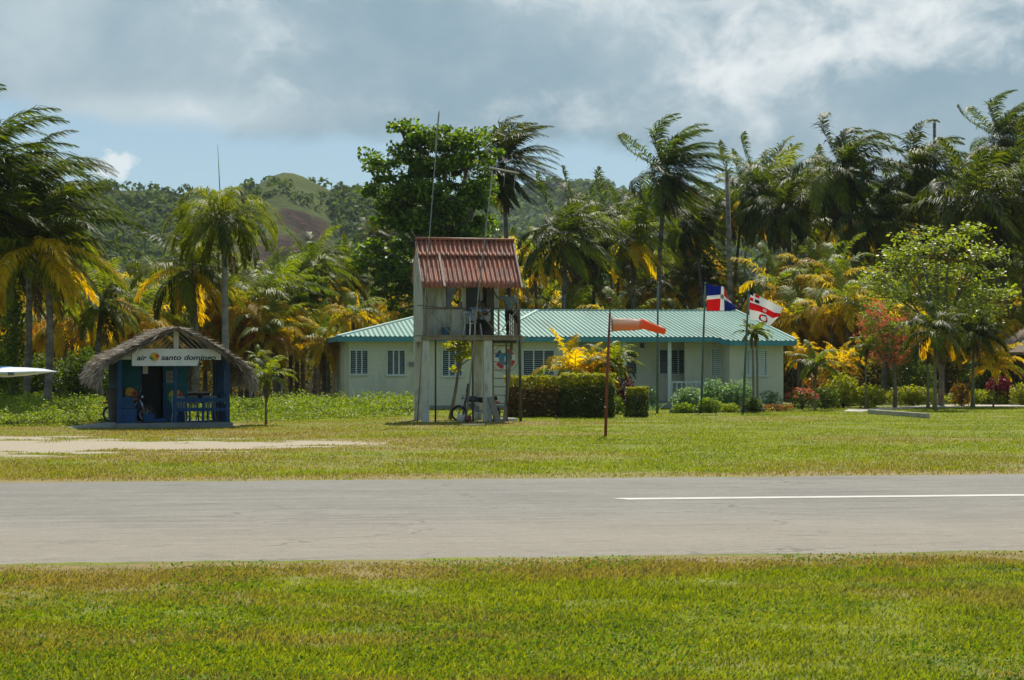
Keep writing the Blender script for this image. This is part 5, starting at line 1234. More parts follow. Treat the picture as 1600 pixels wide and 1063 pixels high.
# ---------------------------------------------------------------- motorcycles
def motorcycle(loc, rz, label, bodyc, sc=1.0):
    t = empty('motorcycle', loc, rz, label, 'motorcycle'); t.scale = (sc,)*3
    blk = mat('rubber', (.018, .018, .018), .8); met = mat('chrome', (.45, .46, .47), .3, metal=1); bd = mat('bike_paint', bodyc, .3, spec=.6); eng = mat('engine_metal', (.20, .21, .22), .45, metal=.8); seat = mat('seat_black', (.015, .015, .016), .5)
    for x in (0, 1.22):
        w_ = empty('wheel', (x, 0, .29)); w_.parent = t
        bpy.data.objects.remove(w_)
        wm = MB().ring((x, 0, .29), .25, .04, 'Y', 28, 8).build('wheel', blk, t, True)
        s = MB().ring((x, 0, .29), .215, .012, 'Y', 24, 5); s.tube([(x, -.05, .29), (x, .05, .29)], .045, 10)
        for k in range(10):
            a = k*math.pi/5; s.tube([(x, 0, .29), (x+.21*math.cos(a), 0, .29+.21*math.sin(a))], .005, 4)
        s.build('rim', met, wm)
        f = MB(); n = 9
        for k in range(n):
            a = R(25+130*k/n); b_ = R(25+130*(k+1)/n); f.bar((x+.31*math.cos(a), 0, .29+.31*math.sin(a)), (x+.31*math.cos(b_), 0, .29+.31*math.sin(b_)), .10, .012)
        f.build('mudguard', bd, t)
    fk = MB(); fk.tube([(0, -.07, .29), (.25, -.07, .92)], .02, 6); fk.tube([(0, .07, .29), (.25, .07, .92)], .02, 6); fk.build('fork', met, t, True)
    h = MB(); h.tube([(.32, -.34, .98), (.26, -.2, 1.03), (.24, 0, .96), (.26, .2, 1.03), (.32, .34, .98)], .014, 6); hb = h.build('handlebar', met, t, True)
    for sy in (-1, 1): MB().tube([(.34, sy*.37, .97), (.28, sy*.26, 1.01)], .02, 6).build('grip', blk, hb); MB().tube([(.26, sy*.22, 1.03), (.22, sy*.28, 1.20)], .006, 4).build('mirror_stem', met, hb); MB().ball((.22, sy*.29, 1.22), (.015, .05, .035), 8, 6).build('mirror', met, hb)
    MB().ball((.13, 0, .88), (.07, .08, .08), 12, 8).build('headlight', met, t, True)
    MB().ball((.50, 0, .80), (.26, .12, .12), 14, 10).build('tank', bd, t, True)
    s = MB(); s.tube([(.68, 0, .78), (.9, 0, .76), (1.2, 0, .80), (1.38, 0, .84)], [.09, .11, .10, .07], 10); s.build('seat', seat, t, True)
    s = MB(); s.tube([(.25, 0, .85), (.42, 0, .50), (.62, 0, .36), (.90, 0, .38), (1.0, 0, .72)], .025, 6); s.tube([(.90, .06, .38), (1.22, .07, .29)], .022, 6); s.tube([(.90, -.06, .38), (1.22, -.07, .29)], .022, 6); s.tube([(1.0, .1, .72), (1.2, .1, .32)], .022, 6); s.tube([(1.0, -.1, .72), (1.2, -.1, .32)], .022, 6); s.build('frame', eng, t, True)
    s = MB(); s.box((.60, 0, .44), (.26, .2, .22)); s.tube([(.55, 0, .5), (.45, 0, .68)], [.10, .085], 10); s.build('engine', eng, t, bevel=.02)
    MB().tube([(.5, -.12, .36), (.8, -.14, .30), (1.4, -.15, .36)], [.02, .035, .045], 8).build('exhaust', met, t, True)
    MB().tube([(1.32, 0, .70), (1.48, 0, .66)], [.04, .03], 8).build('tail_light', mat('tail_red', (.4, .02, .02), .3), t)
    MB().tube([(.75, -.1, .3), (.62, -.22, .02)], .012, 5).build('side_stand', eng, t)
    return t
motorcycle(Vector((X_(717, 68.9), 68.9, 0)), R(6), 'dark motorcycle parked under the lookout tower, front wheel to the left', (.03, .04, .05), 1.0)

# ---------------------------------------------------------------- thatched kiosk
def kiosk():
    TH = R(19); O = Vector((X_(187, 62.3), 62.3, 0)); c_, s_ = math.cos(TH), math.sin(TH)
    ku = lambda px, v=0: loc_u(px, v, O, TH); kz = lambda py, u, v=0: zloc(py, u, v, O, TH)
    t = empty('kiosk', O, TH, 'blue wooden kiosk with a thatched roof and an airline sign board over the porch', 'kiosk')
    blue = mat('kiosk_blue', (.007, .055, .16), .7, (.006, .04, .11), 3, .25, bump=.3, bs=20, dirt=(.05, .08, .10), dirt_amt=.5, ds=4)
    teal = mat('kiosk_teal', (.011, .10, .12), .75, (.008, .08, .095), 2, .2, bump=.2, bs=20)
    white = mat('kiosk_white', (.52, .55, .53), .75, (.42, .45, .43), 4, .2, dirt=(.28, .27, .22), dirt_amt=.4)
    slab = mat('kiosk_slab', (.14, .17, .18), .9, (.20, .21, .20), 2, .1, bump=.3, bs=12)
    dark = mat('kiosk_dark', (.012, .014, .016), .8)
    W = ku(358); DP = 2.9; zt = 2.2
    fl = .17
    s = MB(); s.b2(-.12, W+.08, -.25, DP, -.05, fl-.02); s.build('floor_slab', slab, t, bevel=.015)
    # ramp slab at left
    s = MB(); s.add([(-.1, .2, .0), (-1.6, .1, -.02), (-1.6, 1.2, -.02), (-.1, 1.4, .0), (-.1, .2, .17), (-1.55, .15, .02), (-1.55, 1.15, .02), (-.1, 1.4, .17)], [(4, 5, 6, 7), (0, 1, 5, 4), (2, 3, 7, 6), (1, 2, 6, 5)]); s.build('ramp', mat('ramp_concrete', (.3, .32, .32), .9), t)
    # posts at the front, plus row of uprights on the right side
    for px, w_ in ((187, .14), (274, .11), (356, .14)):
        u = ku(px, 0); MB().b2(u-w_/2, u+w_/2, 0, w_, -.05, zt).build('post', blue, t, bevel=.008)
    for px, v in ((349.5, .8), (344, 1.3), (337, 1.9), (330.5, 2.4)):
        u = W-.06; MB().b2(u-.05, u+.05, v-.05, v+.05, fl-.03, zt+.15).build('side_post', blue, t)
    m = MB(); m.b2(-.06, W+.06, .02, .1, zt, zt+.12); m.b2(W-.1, W+.0, .1, DP, zt+.0, zt+.1); m.build('top_beam', blue, t)
    # room at the left: back wall plane v=1.1
    v = 1.0; d0, d1 = ku(221.5, v), ku(255, v); ue = ku(292.5, v)
    wm = MB(); 
    def boards(a, b, z0, z1):
        n = max(1, round((z1-z0)/.22))
        for i in range(n): wm.b2(a, b, v, v+.03+.004*(i % 2), z0+(z1-z0)*i/n+.002, z0+(z1-z0)*(i+1)/n-.003)
    boards(.0, d0, .17, 2.35); boards(d1, ue, .17, 2.35); boards(d0, d1, 2.12, 2.35)
    wm.build('front_wall', teal, t)
    m = MB(); m.b2(0, .03, .14, DP, .1, 2.3); m.b2(.03, ue, DP-.05, DP, .17, 2.3); m.b2(ue-.03, ue, v+.04, DP-.05, .17, 2.3); m.build('side_wall', blue, t)
    m = MB(); m.b2(d0, d1, v+.5, v+.52, .17, 2.1); m.build('doorway_shade_sheet', dark, t)  # dark sheet added behind the doorway, stands in for the shade inside
    MB().b2(.0, d0, v-.012, v-.002, .17, .75).build('dado', blue, t); MB().b2(d1, ue, v-.012, v-.002, .17, .62).build('dado', blue, t)
    m = MB(); m.b2(d0-.04, d0, v-.02, v-.002, .17, 2.12); m.b2(d1, d1+.05, v-.02, v-.002, .17, 2.12); m.build('door_frame', blue, t)
    # curtain strip / notice
    MB().b2(ku(223, v), ku(231, v), v-.03, v-.014, 1.75, 2.1).build('door_curtain', white, t)
    nt = MB().b2(ku(259.5, v), ku(272, v), v-.02, v-.003, kz(598.5, ku(262, v), v), kz(580, ku(262, v), v)).build('notice', mat('notice_paper', (.20, .22, .20), .8), t)
    nl = MB()
    for i in range(7): z = kz(597, ku(262, v), v)+.045*i+.02; nl.b2(ku(260.5, v), ku(271, v)-(.06 if i % 3 == 0 else 0), v-.025, v-.021, z, z+.014)
    nl.build('notice_lines', dark, nt)
    # sun emblems on the wall
    yel = mat('emblem_yellow', (.55, .33, .02), .7, (.48, .28, .02), 5); rede = mat('emblem_red_k', (.40, .03, .02), .7); gre = mat('emblem_green', (.03, .20, .06), .7)
    def emblem(u, z, r, y, parent, n='emblem'):
        def fan(pts, yy, m_, nm, par):
            return MB().add([(u+r*a, yy, z+r*b) for a, b in pts], [tuple(range(len(pts)))]).build(nm, m_, par)
        e = fan([(math.cos(2*math.pi*i/28), math.sin(2*math.pi*i/28)) for i in range(28)], y, yel, n, parent)
        fan([(.12, .32), (.55, .50), (.62, .95), (.80, .42), (1.25, .35), (.88, .08), (1.05, -.35), (.55, -.05), (.1, -.12), (.42, .18)], y-.006, rede, n+'_bird', e)
        fan([(-.55, .1), (-1.2, .22), (-.95, -.12), (-1.25, -.5), (-.8, -.42), (-.6, -.85), (-.3, -.5), (.05, -.62), (-.28, -.25)], y-.006, gre, n+'_leaf', e)
    emblem(ku(203, v), kz(617, ku(203, v), v), .235, v-.02, t); emblem(ku(274, v), kz(620, ku(274, v), v), .235, v-.02, t)
    # front railing right bay
    a, b = ku(276, 0), ku(355, 0); m = MB()
    for py, h in ((625.5, .11), (640.5, .11)): z = kz(py, a, 0); m.b2(a, b, .03, .07, z-h/2, z+h/2)
    um = ku(318, 0); m.b2(um-.04, um+.04, .075, .11, .2, 1.05)
    m.build('railing', blue, t)
    m = MB(); m.b2(W-.08, W-.03, .15, DP, .18, .75); m.b2(W-.08, W-.03, .15, DP, .98, 1.08); m.build('side_railing', blue, t)
    # low scuffed boards left bay, bench
    m = MB(); m.b2(.05, ku(213, .1), .06, .09, fl-.02, .62); m.b2(.05, ku(208, .1), .055, .085, .64, 1.0); m.build('low_panel', blue, t)
    m = MB(); m.b2(ku(224, .4), ku(242, .4), .35, .75, .17, .45); m.b2(ku(242, .4), ku(258, .4), .4, .7, .17, .28); m.build('step_box', blue, t)
    # sign board with cut corner
    vs = -.12; a, b = ku(206, vs), ku(345, vs); z1 = kz(545, a, vs); z0 = kz(572, a, vs); zc = kz(562.5, b, vs); uc = ku(311, vs)
    sg = MB().prism([(a, z0), (uc-.06, z0), (uc, zc), (b, zc+.0), (b, z1), (a, z1)], vs-.03, vs).build('sign_board', mat('sign_white', (.60, .64, .66), .6, (.54, .58, .60), 3, .3, dirt=(.40, .42, .40), dirt_amt=.3), t)
    ink = mat('sign_ink', (.012, .014, .03), .6)
    def text(body, u0, u1, zb, hgt, name):
        cu = bpy.data.curves.new(name, 'FONT'); cu.body = body; cu.size = 1; cu.shear = .22; cu.offset = .022; cu.extrude = .004
        to = bpy.data.objects.new(name, cu); col.objects.link(to); bpy.context.view_layer.update()
        me = bpy.data.meshes.new_from_object(to.evaluated_get(bpy.context.evaluated_depsgraph_get())); bpy.data.objects.remove(to)
        co = np.empty(len(me.vertices)*3, np.float32); me.vertices.foreach_get('co', co); co = co.reshape(-1, 3)
        mn, mx = co.min(0), co.max(0)
        V = np.empty_like(co); V[:, 0] = u0+(co[:, 0]-mn[0])/(mx[0]-mn[0])*(u1-u0); V[:, 2] = zb+co[:, 1]*hgt; V[:, 1] = vs-.034-co[:, 2]
        me.vertices.foreach_set('co', V.ravel()); me.update(); me.materials.clear(); return link(name, me, sg, ink)
    zb = kz(563, a, vs); hg = .235
    text('air', ku(213.5, vs), ku(229.5, vs), zb, hg, 'lettering'); text('santo domingo', ku(251.5, vs), ku(337, vs), zb+.01, hg, 'lettering')
    emblem(ku(241, vs), kz(558, ku(241, vs), vs), .145, vs-.036, sg, 'sign_emblem')
    # gable: king post, rafters, slats
    ap = ku(275, -.05); za = kz(514, ap, 0); l_, r_ = ku(171, -.05), ku(376, -.05); zl, zrr = kz(568, l_), kz(566, r_)
    zl = kz(565, l_, 0); zrr = kz(564, r_, 0)
    g = MB(); g.bar((ap, -.05, za), (l_, -.05, zl), .10, .05); g.bar((ap, -.05, za), (r_, -.05, zrr), .10, .05); g.build('gable_rafter', white, t)
    MB().b2(ap-.085, ap+.085, -.09, -.04, z1-.02, za-.02).build('king_post', white, t)
    sl = MB()
    def slat_side(x_end, z_end, sg_):
        zb_ = z1-.02
        n = 9
        for i in range(1, n+1):
            # slats parallel, rising towards the king post, foot on board, head on rafter/post
            q = i/(n+1); fu = ap+sg_*(.12+abs(x_end-ap)*.78*q)
            # direction: up and towards the centre at 45 deg
            hu_ = fu; hz_ = zb_
            L = 0
            for k in range(60):
                x = fu-sg_*k*.02; z = zb_+k*.02*.95
                zr_ = za-(za-z_end)*abs(x-ap)/abs(x_end-ap)
                if z > zr_-.06 or (x-ap)*sg_ < .09: break
                hu_, hz_ = x, z
            if abs(hu_-fu) > .04: sl.bar((fu, -.03, zb_), (hu_, -.03, hz_), .042, .015)
    slat_side(l_, zl, -1); slat_side(r_, zrr, 1)
    sl.build('gable_slats', white, t)
    bs_ = MB()   # back gable slats (seen through)
    for i in range(14):
        x = l_+.5+(r_-l_-1)*i/13; zr_ = za-(za-zl)*abs(x-ap)/abs(l_-ap); 
        if zr_-z1 > .1: bs_.bar((x, DP, z1-.1), (x+.25*(1 if x < ap else -1), DP, max(z1, zr_-.1)), .03, .015)
    bs_.build('rear_gable_slats', white, t)
    m = MB(); m.b2(l_+.3, a, -.04, .0, zt+.02, zt+.16); m.build('tie_beam', white, t)
    # thatch
    th1 = leafmat('thatch', [(.16, .13, .10), (.28, .24, .19), (.40, .36, .30), (.20, .165, .13)], (1, .9, .7), .08, .9, .1, 0)
    base = mat('thatch_base', (.07, .055, .04), .95, (.12, .10, .075), 8, .05, bump=1, bs=30)
    vf, vbk = -.42, DP+.45
    Lp = [(275, 511), (240, 527), (200, 547), (170, 562), (158, 570), (154, 579)]; Rp = [(275, 511), (305, 524), (340, 543), (372, 563), (388, 575), (394, 585)]
    tb = MB(); cards = []
    for pts, sg_ in ((Lp, -1), (Rp, 1)):
        pr = [(ku(x, vf), kz(y, ku(x, vf), vf)) for x, y in pts]
        nv = 26; V = []
        for j in range(nv+1):
            vv = vf+.05+(vbk-vf-.1)*j/nv
            for k, (u, z) in enumerate(pr): V.append((u, vv, z-.05+.03*math.sin(j*1.3+k)))
        K = len(pr)
        for j in range(nv+1):
            vv = vf+.05+(vbk-vf-.1)*j/nv
            for k, (u, z) in enumerate(pr): V.append((u-sg_*.03, vv, z-.08-.015*k))
        Fq = []
        o2 = (nv+1)*K
        for j in range(nv):
            for k in range(K-1): a_ = j*K+k; Fq.append((a_, a_+1, a_+K+1, a_+K)); b_ = a_+o2; Fq.append((b_, b_+K, b_+K+1, b_+1))
        for k in range(K-1): Fq.append((k, k+o2, k+1+o2, k+1)); e = nv*K+k; Fq.append((e, e+1, e+1+o2, e+o2))
        for j in range(nv): a_ = j*K+K-1; Fq.append((a_, a_+o2, a_+K+o2, a_+K))
        tb.add(V, Fq)
        # straw cards laid down the slope
        pa = np.array(pr); seg = np.hypot(*np.diff(pa, axis=0).T); cum = np.concatenate([[0], np.cumsum(seg)]); n = 9000
        s = rng.random(n)*cum[-1]; vv = vf+(vbk-vf)*rng.random(n)
        ed = rng.random(n) < .3; vv = np.where(ed, vf+.05*rng.normal(size=n)-.02, vv)
        dn_ = rng.random(n) < .22; s = np.where(dn_, cum[-1]-np.abs(rng.normal(size=n))*.12, s)
        u = np.interp(s, cum, pa[:, 0]); z = np.interp(s, cum, pa[:, 1]); u2 = np.interp(s+.3, cum, pa[:, 0]); z2 = np.interp(np.minimum(s+.3, cum[-1]), cum, pa[:, 1])
        du = np.where(s+.3 > cum[-1], sg_*.10, u2-u); dz = np.where(s+.3 > cum[-1], -.28, z2-z)
        u = u-sg_*.0; zz = z - .0 - np.where(ed, rng.random(n)*.06*(1+1.5*s/cum[-1]), 0) + rng.normal(size=n)*.018 - np.where(dn_, rng.random(n)*.22, 0)
        d = np.stack([du+rng.normal(size=n)*.06, rng.normal(size=n)*.07, dz+rng.normal(size=n)*.05+.02], -1); d /= np.linalg.norm(d, axis=1)[:, None]
        L = (.16+.30*rng.random(n))[:, None]; wv = np.cross(d, np.stack([rng.normal(size=n)*.4, rng.normal(size=n)*.4, np.ones(n)], -1)); wv /= np.linalg.norm(wv, axis=1)[:, None]
        wv = wv*(.012+.02*rng.random(n))[:, None]; p0 = np.stack([u, vv, zz], -1)
        cards.append(np.stack([p0-wv, p0+wv, p0+d*L+wv*.3, p0+d*L-wv*.3], 1).reshape(-1, 3))
    ro = tb.build('thatch_roof', base, t)
    V = np.concatenate(cards); k = np.arange(len(V)//4)*4
    link('thatch_straw', np_mesh('thatch_straw', V, np.stack([k, k+1, k+2, k+3], 1)), ro, th1)
    # things in and by the kiosk
    Wp = lambda px, v_, z: O+Vector((ku(px, v_)*c_-v_*s_, ku(px, v_)*s_+v_*c_, z))
    return Wp, TH, O, ku, kz, fl
KW, KTH, KO, ku, kz, KFL = kiosk()
KFL -= .018
c1 = chair(KW(283, .7, KFL), 'pale blue plastic chair behind the kiosk railing, next to the middle post', group='plastic chairs on the kiosk porch', pw=pb_); c1.rotation_euler.z = KTH+R(150)
def copy_tree(o, parent=None):
    c = o.copy(); col.objects.link(c)
    if parent: c.parent = parent
    for ch_ in list(o.children): copy_tree(ch_, c)
    return c
c2 = copy_tree(c1); c2.location = KW(303, 1.5, KFL); c2.rotation_euler.z = KTH+R(10); c2['label'] = 'pale blue plastic chair deeper in the kiosk porch, left of the railing upright'
c3 = copy_tree(c1); c3.location = KW(322, .9, KFL); c3.rotation_euler.z = KTH+R(-40); c3['label'] = 'pale blue plastic chair on the kiosk porch, nearest to the row of side posts'
tb = empty('counter_table', KW(306, 2.3, KFL), KTH, 'small dark table with a pale top standing in the kiosk porch', 'table')
MB().box((0, 0, .95), (.95, .4, .04)).build('table_top', mat('table_pale', (.42, .44, .38), .6), tb)
for sx in (-1, 1):
    for sy in (-1, 1): MB().bar((sx*.42, sy*.16, 0), (sx*.42, sy*.16, .93), .04).build('leg', mat('table_dark', (.04, .035, .03), .7), tb)
MB().box((0, -.17, .75), (.86, .03, .34)).build('apron', mat('cloth_dark_red', (.07, .018, .02), .9), tb)
# dark barrel-like bin at left of the kiosk
bn = empty('bin', KO+Vector((-.28, .75, 0)), KTH, 'dark tapered bin standing outside the left wall of the kiosk', 'bin')
bm_ = mat('bin_dark', (.03, .032, .035), .6, (.05, .05, .05), 4)
b = MB().tube([(0, 0, .0), (0, 0, 1.25)], [.18, .32], 18, False); b.tube([(0, 0, .005), (0, 0, .02)], [.18, .18], 18); b.build('body', bm_, bn, True)
MB().ring((0, 0, 1.25), .32, .02, 'Z', 24, 6).build('rim', bm_, bn, True)
m2 = motorcycle(KW(228, .55, KFL), KTH+R(160), 'shaded motorcycle with chrome headlight parked in the left bay of the kiosk', (.10, .02, .02), .95)

# ---------------------------------------------------------------- windsock and flags
def windsock():
    D = 55; bx = X_(946, D); t = empty('windsock_pole', (bx, D, 0), 0, 'thin rust-red windsock pole on the lawn', 'pole')
    f = lambda px, py: (X_(px, D)-bx, 0, Z_(py, D))
    rm = mat('pole_rust', (.25, .05, .03), .6, (.17, .045, .03), 3, .3); gm = mat('pole_top_dark', (.06, .05, .06), .6)
    a, b = Vector((0, 0, -.05)), Vector(f(953, 490)); MB().tube([a, a.lerp(b, .55)+Vector((-.015, 0, 0)), b], [.045, .04, .032], 8).build('pole', rm, t, True)
    MB().tube([b, f(953.5, 466)], [.02, .015], 6).build('pole_tip', gm, t, True)
    MB().ball(f(953, 468), (.055, .055, .06), 10, 8).build('lamp', mat('lamp_red', (.10, .02, .03), .4), t, True)
    MB().ball(f(946.5, 636), (.05, .05, .03), 8, 6).build('clamp', mat('clamp_pale', (.45, .42, .4), .5), t)
    # sock
    s = empty('windsock', (bx+f(955, 507)[0], D, f(955, 507)[2]), R(0), 'faded orange fabric windsock streaming to the right from its pole', 'windsock')
    g = lambda px, py, y=0: Vector((X_(px, D)-X_(955, D), y, Z_(py, D)-Z_(507, D)))
    MB().ring((.02, 0, 0), .19, .012, 'X', 24, 6).build('hoop', gm, s, True)
    hb = MB(); 
    for a in (.19, -.19): hb.tube([(.02, 0, a), (-.05, 0, a)], .01, 5)
    hb.tube([(-.05, 0, .19), (-.05, 0, -.19)], .012, 5); hb.build('bracket', gm, s)
    cen = [(956, 507, .19), (975, 507.5, .178), (990, 508, .165), (999, 507, .15), (1004, 506.5, .145), (1015, 510, .13), (1028, 514.5, .112), (1040, 518, .085)]
    V = []; Fq = []; n = 28; fine = []
    for i in range(len(cen)-1):
        for q in range(6): k = q/6; A, B_ = cen[i], cen[i+1]; fine.append([A[j]*(1-k)+B_[j]*k for j in range(3)])
    fine.append(list(cen[-1]))
    for i, (px, py, r) in enumerate(fine):
        c = g(px, py)
        for k in range(n):
            a = 2*math.pi*k/n; rr = r*(1+.05*math.sin(a*3+i*.35)+.025*math.sin(a*7-i*.6)+.02*math.sin(i*1.1))
            V.append((c.x+.01*math.sin(a*2+i*.5), c.y+rr*math.cos(a)*.92, c.z+rr*math.sin(a)))
    for i in range(len(fine)-1):
        for k in range(n): a = i*n+k; b_ = i*n+(k+1) % n; Fq.append((a, b_, b_+n, a+n))
    me = bpy.data.meshes.new('sock'); me.from_pydata(V, [], Fq); me.update()
    m = bpy.data.materials.new('sock_fabric'); m.use_nodes = True; T = NT(m.node_tree); p = T.n['Principled BSDF']; tc = T.new('ShaderNodeTexCoord'); sp = T.new('ShaderNodeSeparateXYZ'); T.l.new(tc.outputs['Object'], sp.inputs[0])
    x, z = sp.outputs[0], sp.outputs[2]
    c = T.mix(T.ramp(x, .78, .86), (.66, .26, .13), (.80, .15, .04)); lit_fade = T.m('MULTIPLY', T.ramp(z, -.06, .11), T.ramp(x, .9, .8)); c = T.mix(T.m('MULTIPLY', lit_fade, .85), c, (.80, .68, .58))  # upper side paler: fading plus sunlight from above painted into the fabric colour
    c = T.mix(T.ramp(T.m('ABSOLUTE', T.m('SUBTRACT', x, .82)), .012, .006), c, (.40, .10, .05)); T.l.new(c, p.inputs['Base Color']); p.inputs['Roughness'].default_value = .8
    tr = T.new('ShaderNodeBsdfTranslucent'); T.l.new(c, tr.inputs[0]); mx = T.new('ShaderNodeMixShader'); mx.inputs[0].default_value = .45; T.l.new(p.outputs[0], mx.inputs[1]); T.l.new(tr.outputs[0], mx.inputs[2]); T.l.new(mx.outputs[0], T.n['Material Output'].inputs[0])
    link('sock', me, s, m, True)
windsock()
def clothmat(name, c):
    m = bpy.data.materials.new(name); m.use_nodes = True; T = NT(m.node_tree); p = T.n['Principled BSDF']; p.inputs['Base Color'].default_value = (*c, 1); p.inputs['Roughness'].default_value = .8
    tr = T.new('ShaderNodeBsdfTranslucent'); tr.inputs[0].default_value = (*c, 1); mx = T.new('ShaderNodeMixShader'); mx.inputs[0].default_value = .6
    T.l.new(p.outputs[0], mx.inputs[1]); T.l.new(tr.outputs[0], mx.inputs[2]); T.l.new(mx.outputs[0], T.n['Material Output'].inputs[0]); return m
fw_, fb_, fr_, fg_ = clothmat('flag_white', (.78, .78, .78)), clothmat('flag_blue', (.012, .04, .33)), clothmat('flag_red', (.72, .02, .035)), clothmat('flag_grey', (.30, .30, .30)); fn_ = clothmat('flag_navy', (.012, .014, .07))
def flagpole(px0, px1, py1, D, r, label, py0=None):
    bx = X_(px0, D); t = empty('flagpole', (bx, D, 0), 0, label, 'flagpole', 'flagpoles before the house')
    m = mat('flagpole_green', (.055, .10, .09), .5, (.08, .13, .12), 2, .4)
    top = (X_(px1, D)-bx, 0, Z_(py1, D)); MB().tube([(0, 0, -.05), (top[0]*.5, 0, top[2]*.5), top], [r, r*.9, r*.6], 8).build('pole', m, t, True)
    MB().ball((top[0], 0, top[2]+.02), r*.95, 10, 8).build('finial', m, t, True)
    return t
flagpole(1027, 1028, 443, 79, .05, 'bare green flagpole without a flag, leftmost of the three')
flagpole(1095.5, 1101.8, 444, 80, .05, 'flagpole carrying the blue and red cross flag')
flagpole(1161, 1169.5, 456, 80, .055, 'flagpole carrying the white flag with a red stripe')
def flag(name, D, grid, colour, label, nu=60, nv=40, emblem_=None):
    """grid: control rows top to bottom of (px,py,dy) giving the flag's hanging shape"""
    G = np.array(grid, float); R_, C_ = G.shape[:2]; cx, cy = G[0, 0, 0], G[0, 0, 1]
    def samp(u, v):
        a = v*(R_-1); b = u*(C_-1); i = min(int(a), R_-2); j = min(int(b), C_-2); fa, fb = a-i, b-j; fa = fa*fa*(3-2*fa)*.5+fa*.5; fb = fb*fb*(3-2*fb)*.4+fb*.6
        return (G[i, j]*(1-fa)+G[i+1, j]*fa)*(1-fb)+(G[i, j+1]*(1-fa)+G[i+1, j+1]*fa)*fb
    V = []; Fq = []; Mi = []
    for j in range(nv+1):
        for i in range(nu+1):
            u, v = i/nu, j/nv; x, y, d = samp(u, v); d = d + .07*u*math.sin(9*u+3*v)
            V.append((X_(x, D)-X_(cx, D), d, Z_(y, D)-Z_(cy, D)))
    for j in range(nv):
        for i in range(nu): a = j*(nu+1)+i; Fq.append((a, a+nu+1, a+nu+2, a+1)); Mi.append(colour((i+.5)/nu, (j+.5)/nv))
    me = bpy.data.meshes.new(name); me.from_pydata(V, [], Fq); me.polygons.foreach_set('material_index', Mi); me.update()
    o = link(name, me, None, [fw_, fb_, fr_, fg_, fn_], True); o.location = (X_(cx, D), D-.06, Z_(cy, D))
    md = o.modifiers.new('thickness', 'SOLIDIFY'); md.thickness = .003
    tag(o, label, 'flag', 'flags flying before the house')
def c1_(u, v):
    if (u-.5)**2*2.2+(v-.5)**2 < .016: return 3
    if abs(u-.5) < .075 or abs(v-.5) < .11: return 0
    return (1 if u < .5 else 2) if v < .5 else (2 if u < .5 else 1)
flag('flag', 80, [[(1104, 444, 0), (1117, 447, .05), (1129, 448, -.1), (1135, 456, .1), (1139, 466, .3)],
                  [(1104, 466, 0), (1117, 464, -.05), (1128, 463, -.12), (1137, 469, .0), (1143, 473, .2)],
                  [(1104, 486, 0), (1115, 486, .05), (1127, 486, -.15), (1141, 486, -.1), (1153, 481, .15)]], c1_, 'blue and red quartered flag with a white cross flying from the middle flagpole')
def c2_(u, v):
    if u < .27 and v < .30:
        if abs(u-.115) < .022 or abs(v-.16) < .035: return 0
        return (4 if u < .115 else 2) if v < .16 else (2 if u < .115 else 4)
    if ((u-.43)/.055)**2+((v-.50)/.085)**2 < 1: return 3 if ((u-.43)/.03)**2+((v-.50)/.045)**2 < 1 else 0
    if .36 < v < .64: return 2
    r = math.hypot((u-.44)/.16, (v-.84)/.15)
    if .62 < r < 1: return 4 if (math.atan2(v-.84, u-.44) % 2.1) < 1.2 else 2
    return 0
flag('flag', 80, [[(1172, 456, 0), (1186, 463, .06), (1200, 470, -.05), (1213, 476, .1), (1223.5, 481, .1)],
                  [(1171, 478, 0), (1185, 482, -.06), (1198, 487, .05), (1209, 493, .0), (1219, 493, .15)],
                  [(1170.5, 501, 0), (1184, 501, .06), (1195, 504, -.1), (1202, 510, .05), (1211, 501, .2)]], c2_, 'white flag with a broad red stripe and small emblems on the right flagpole')

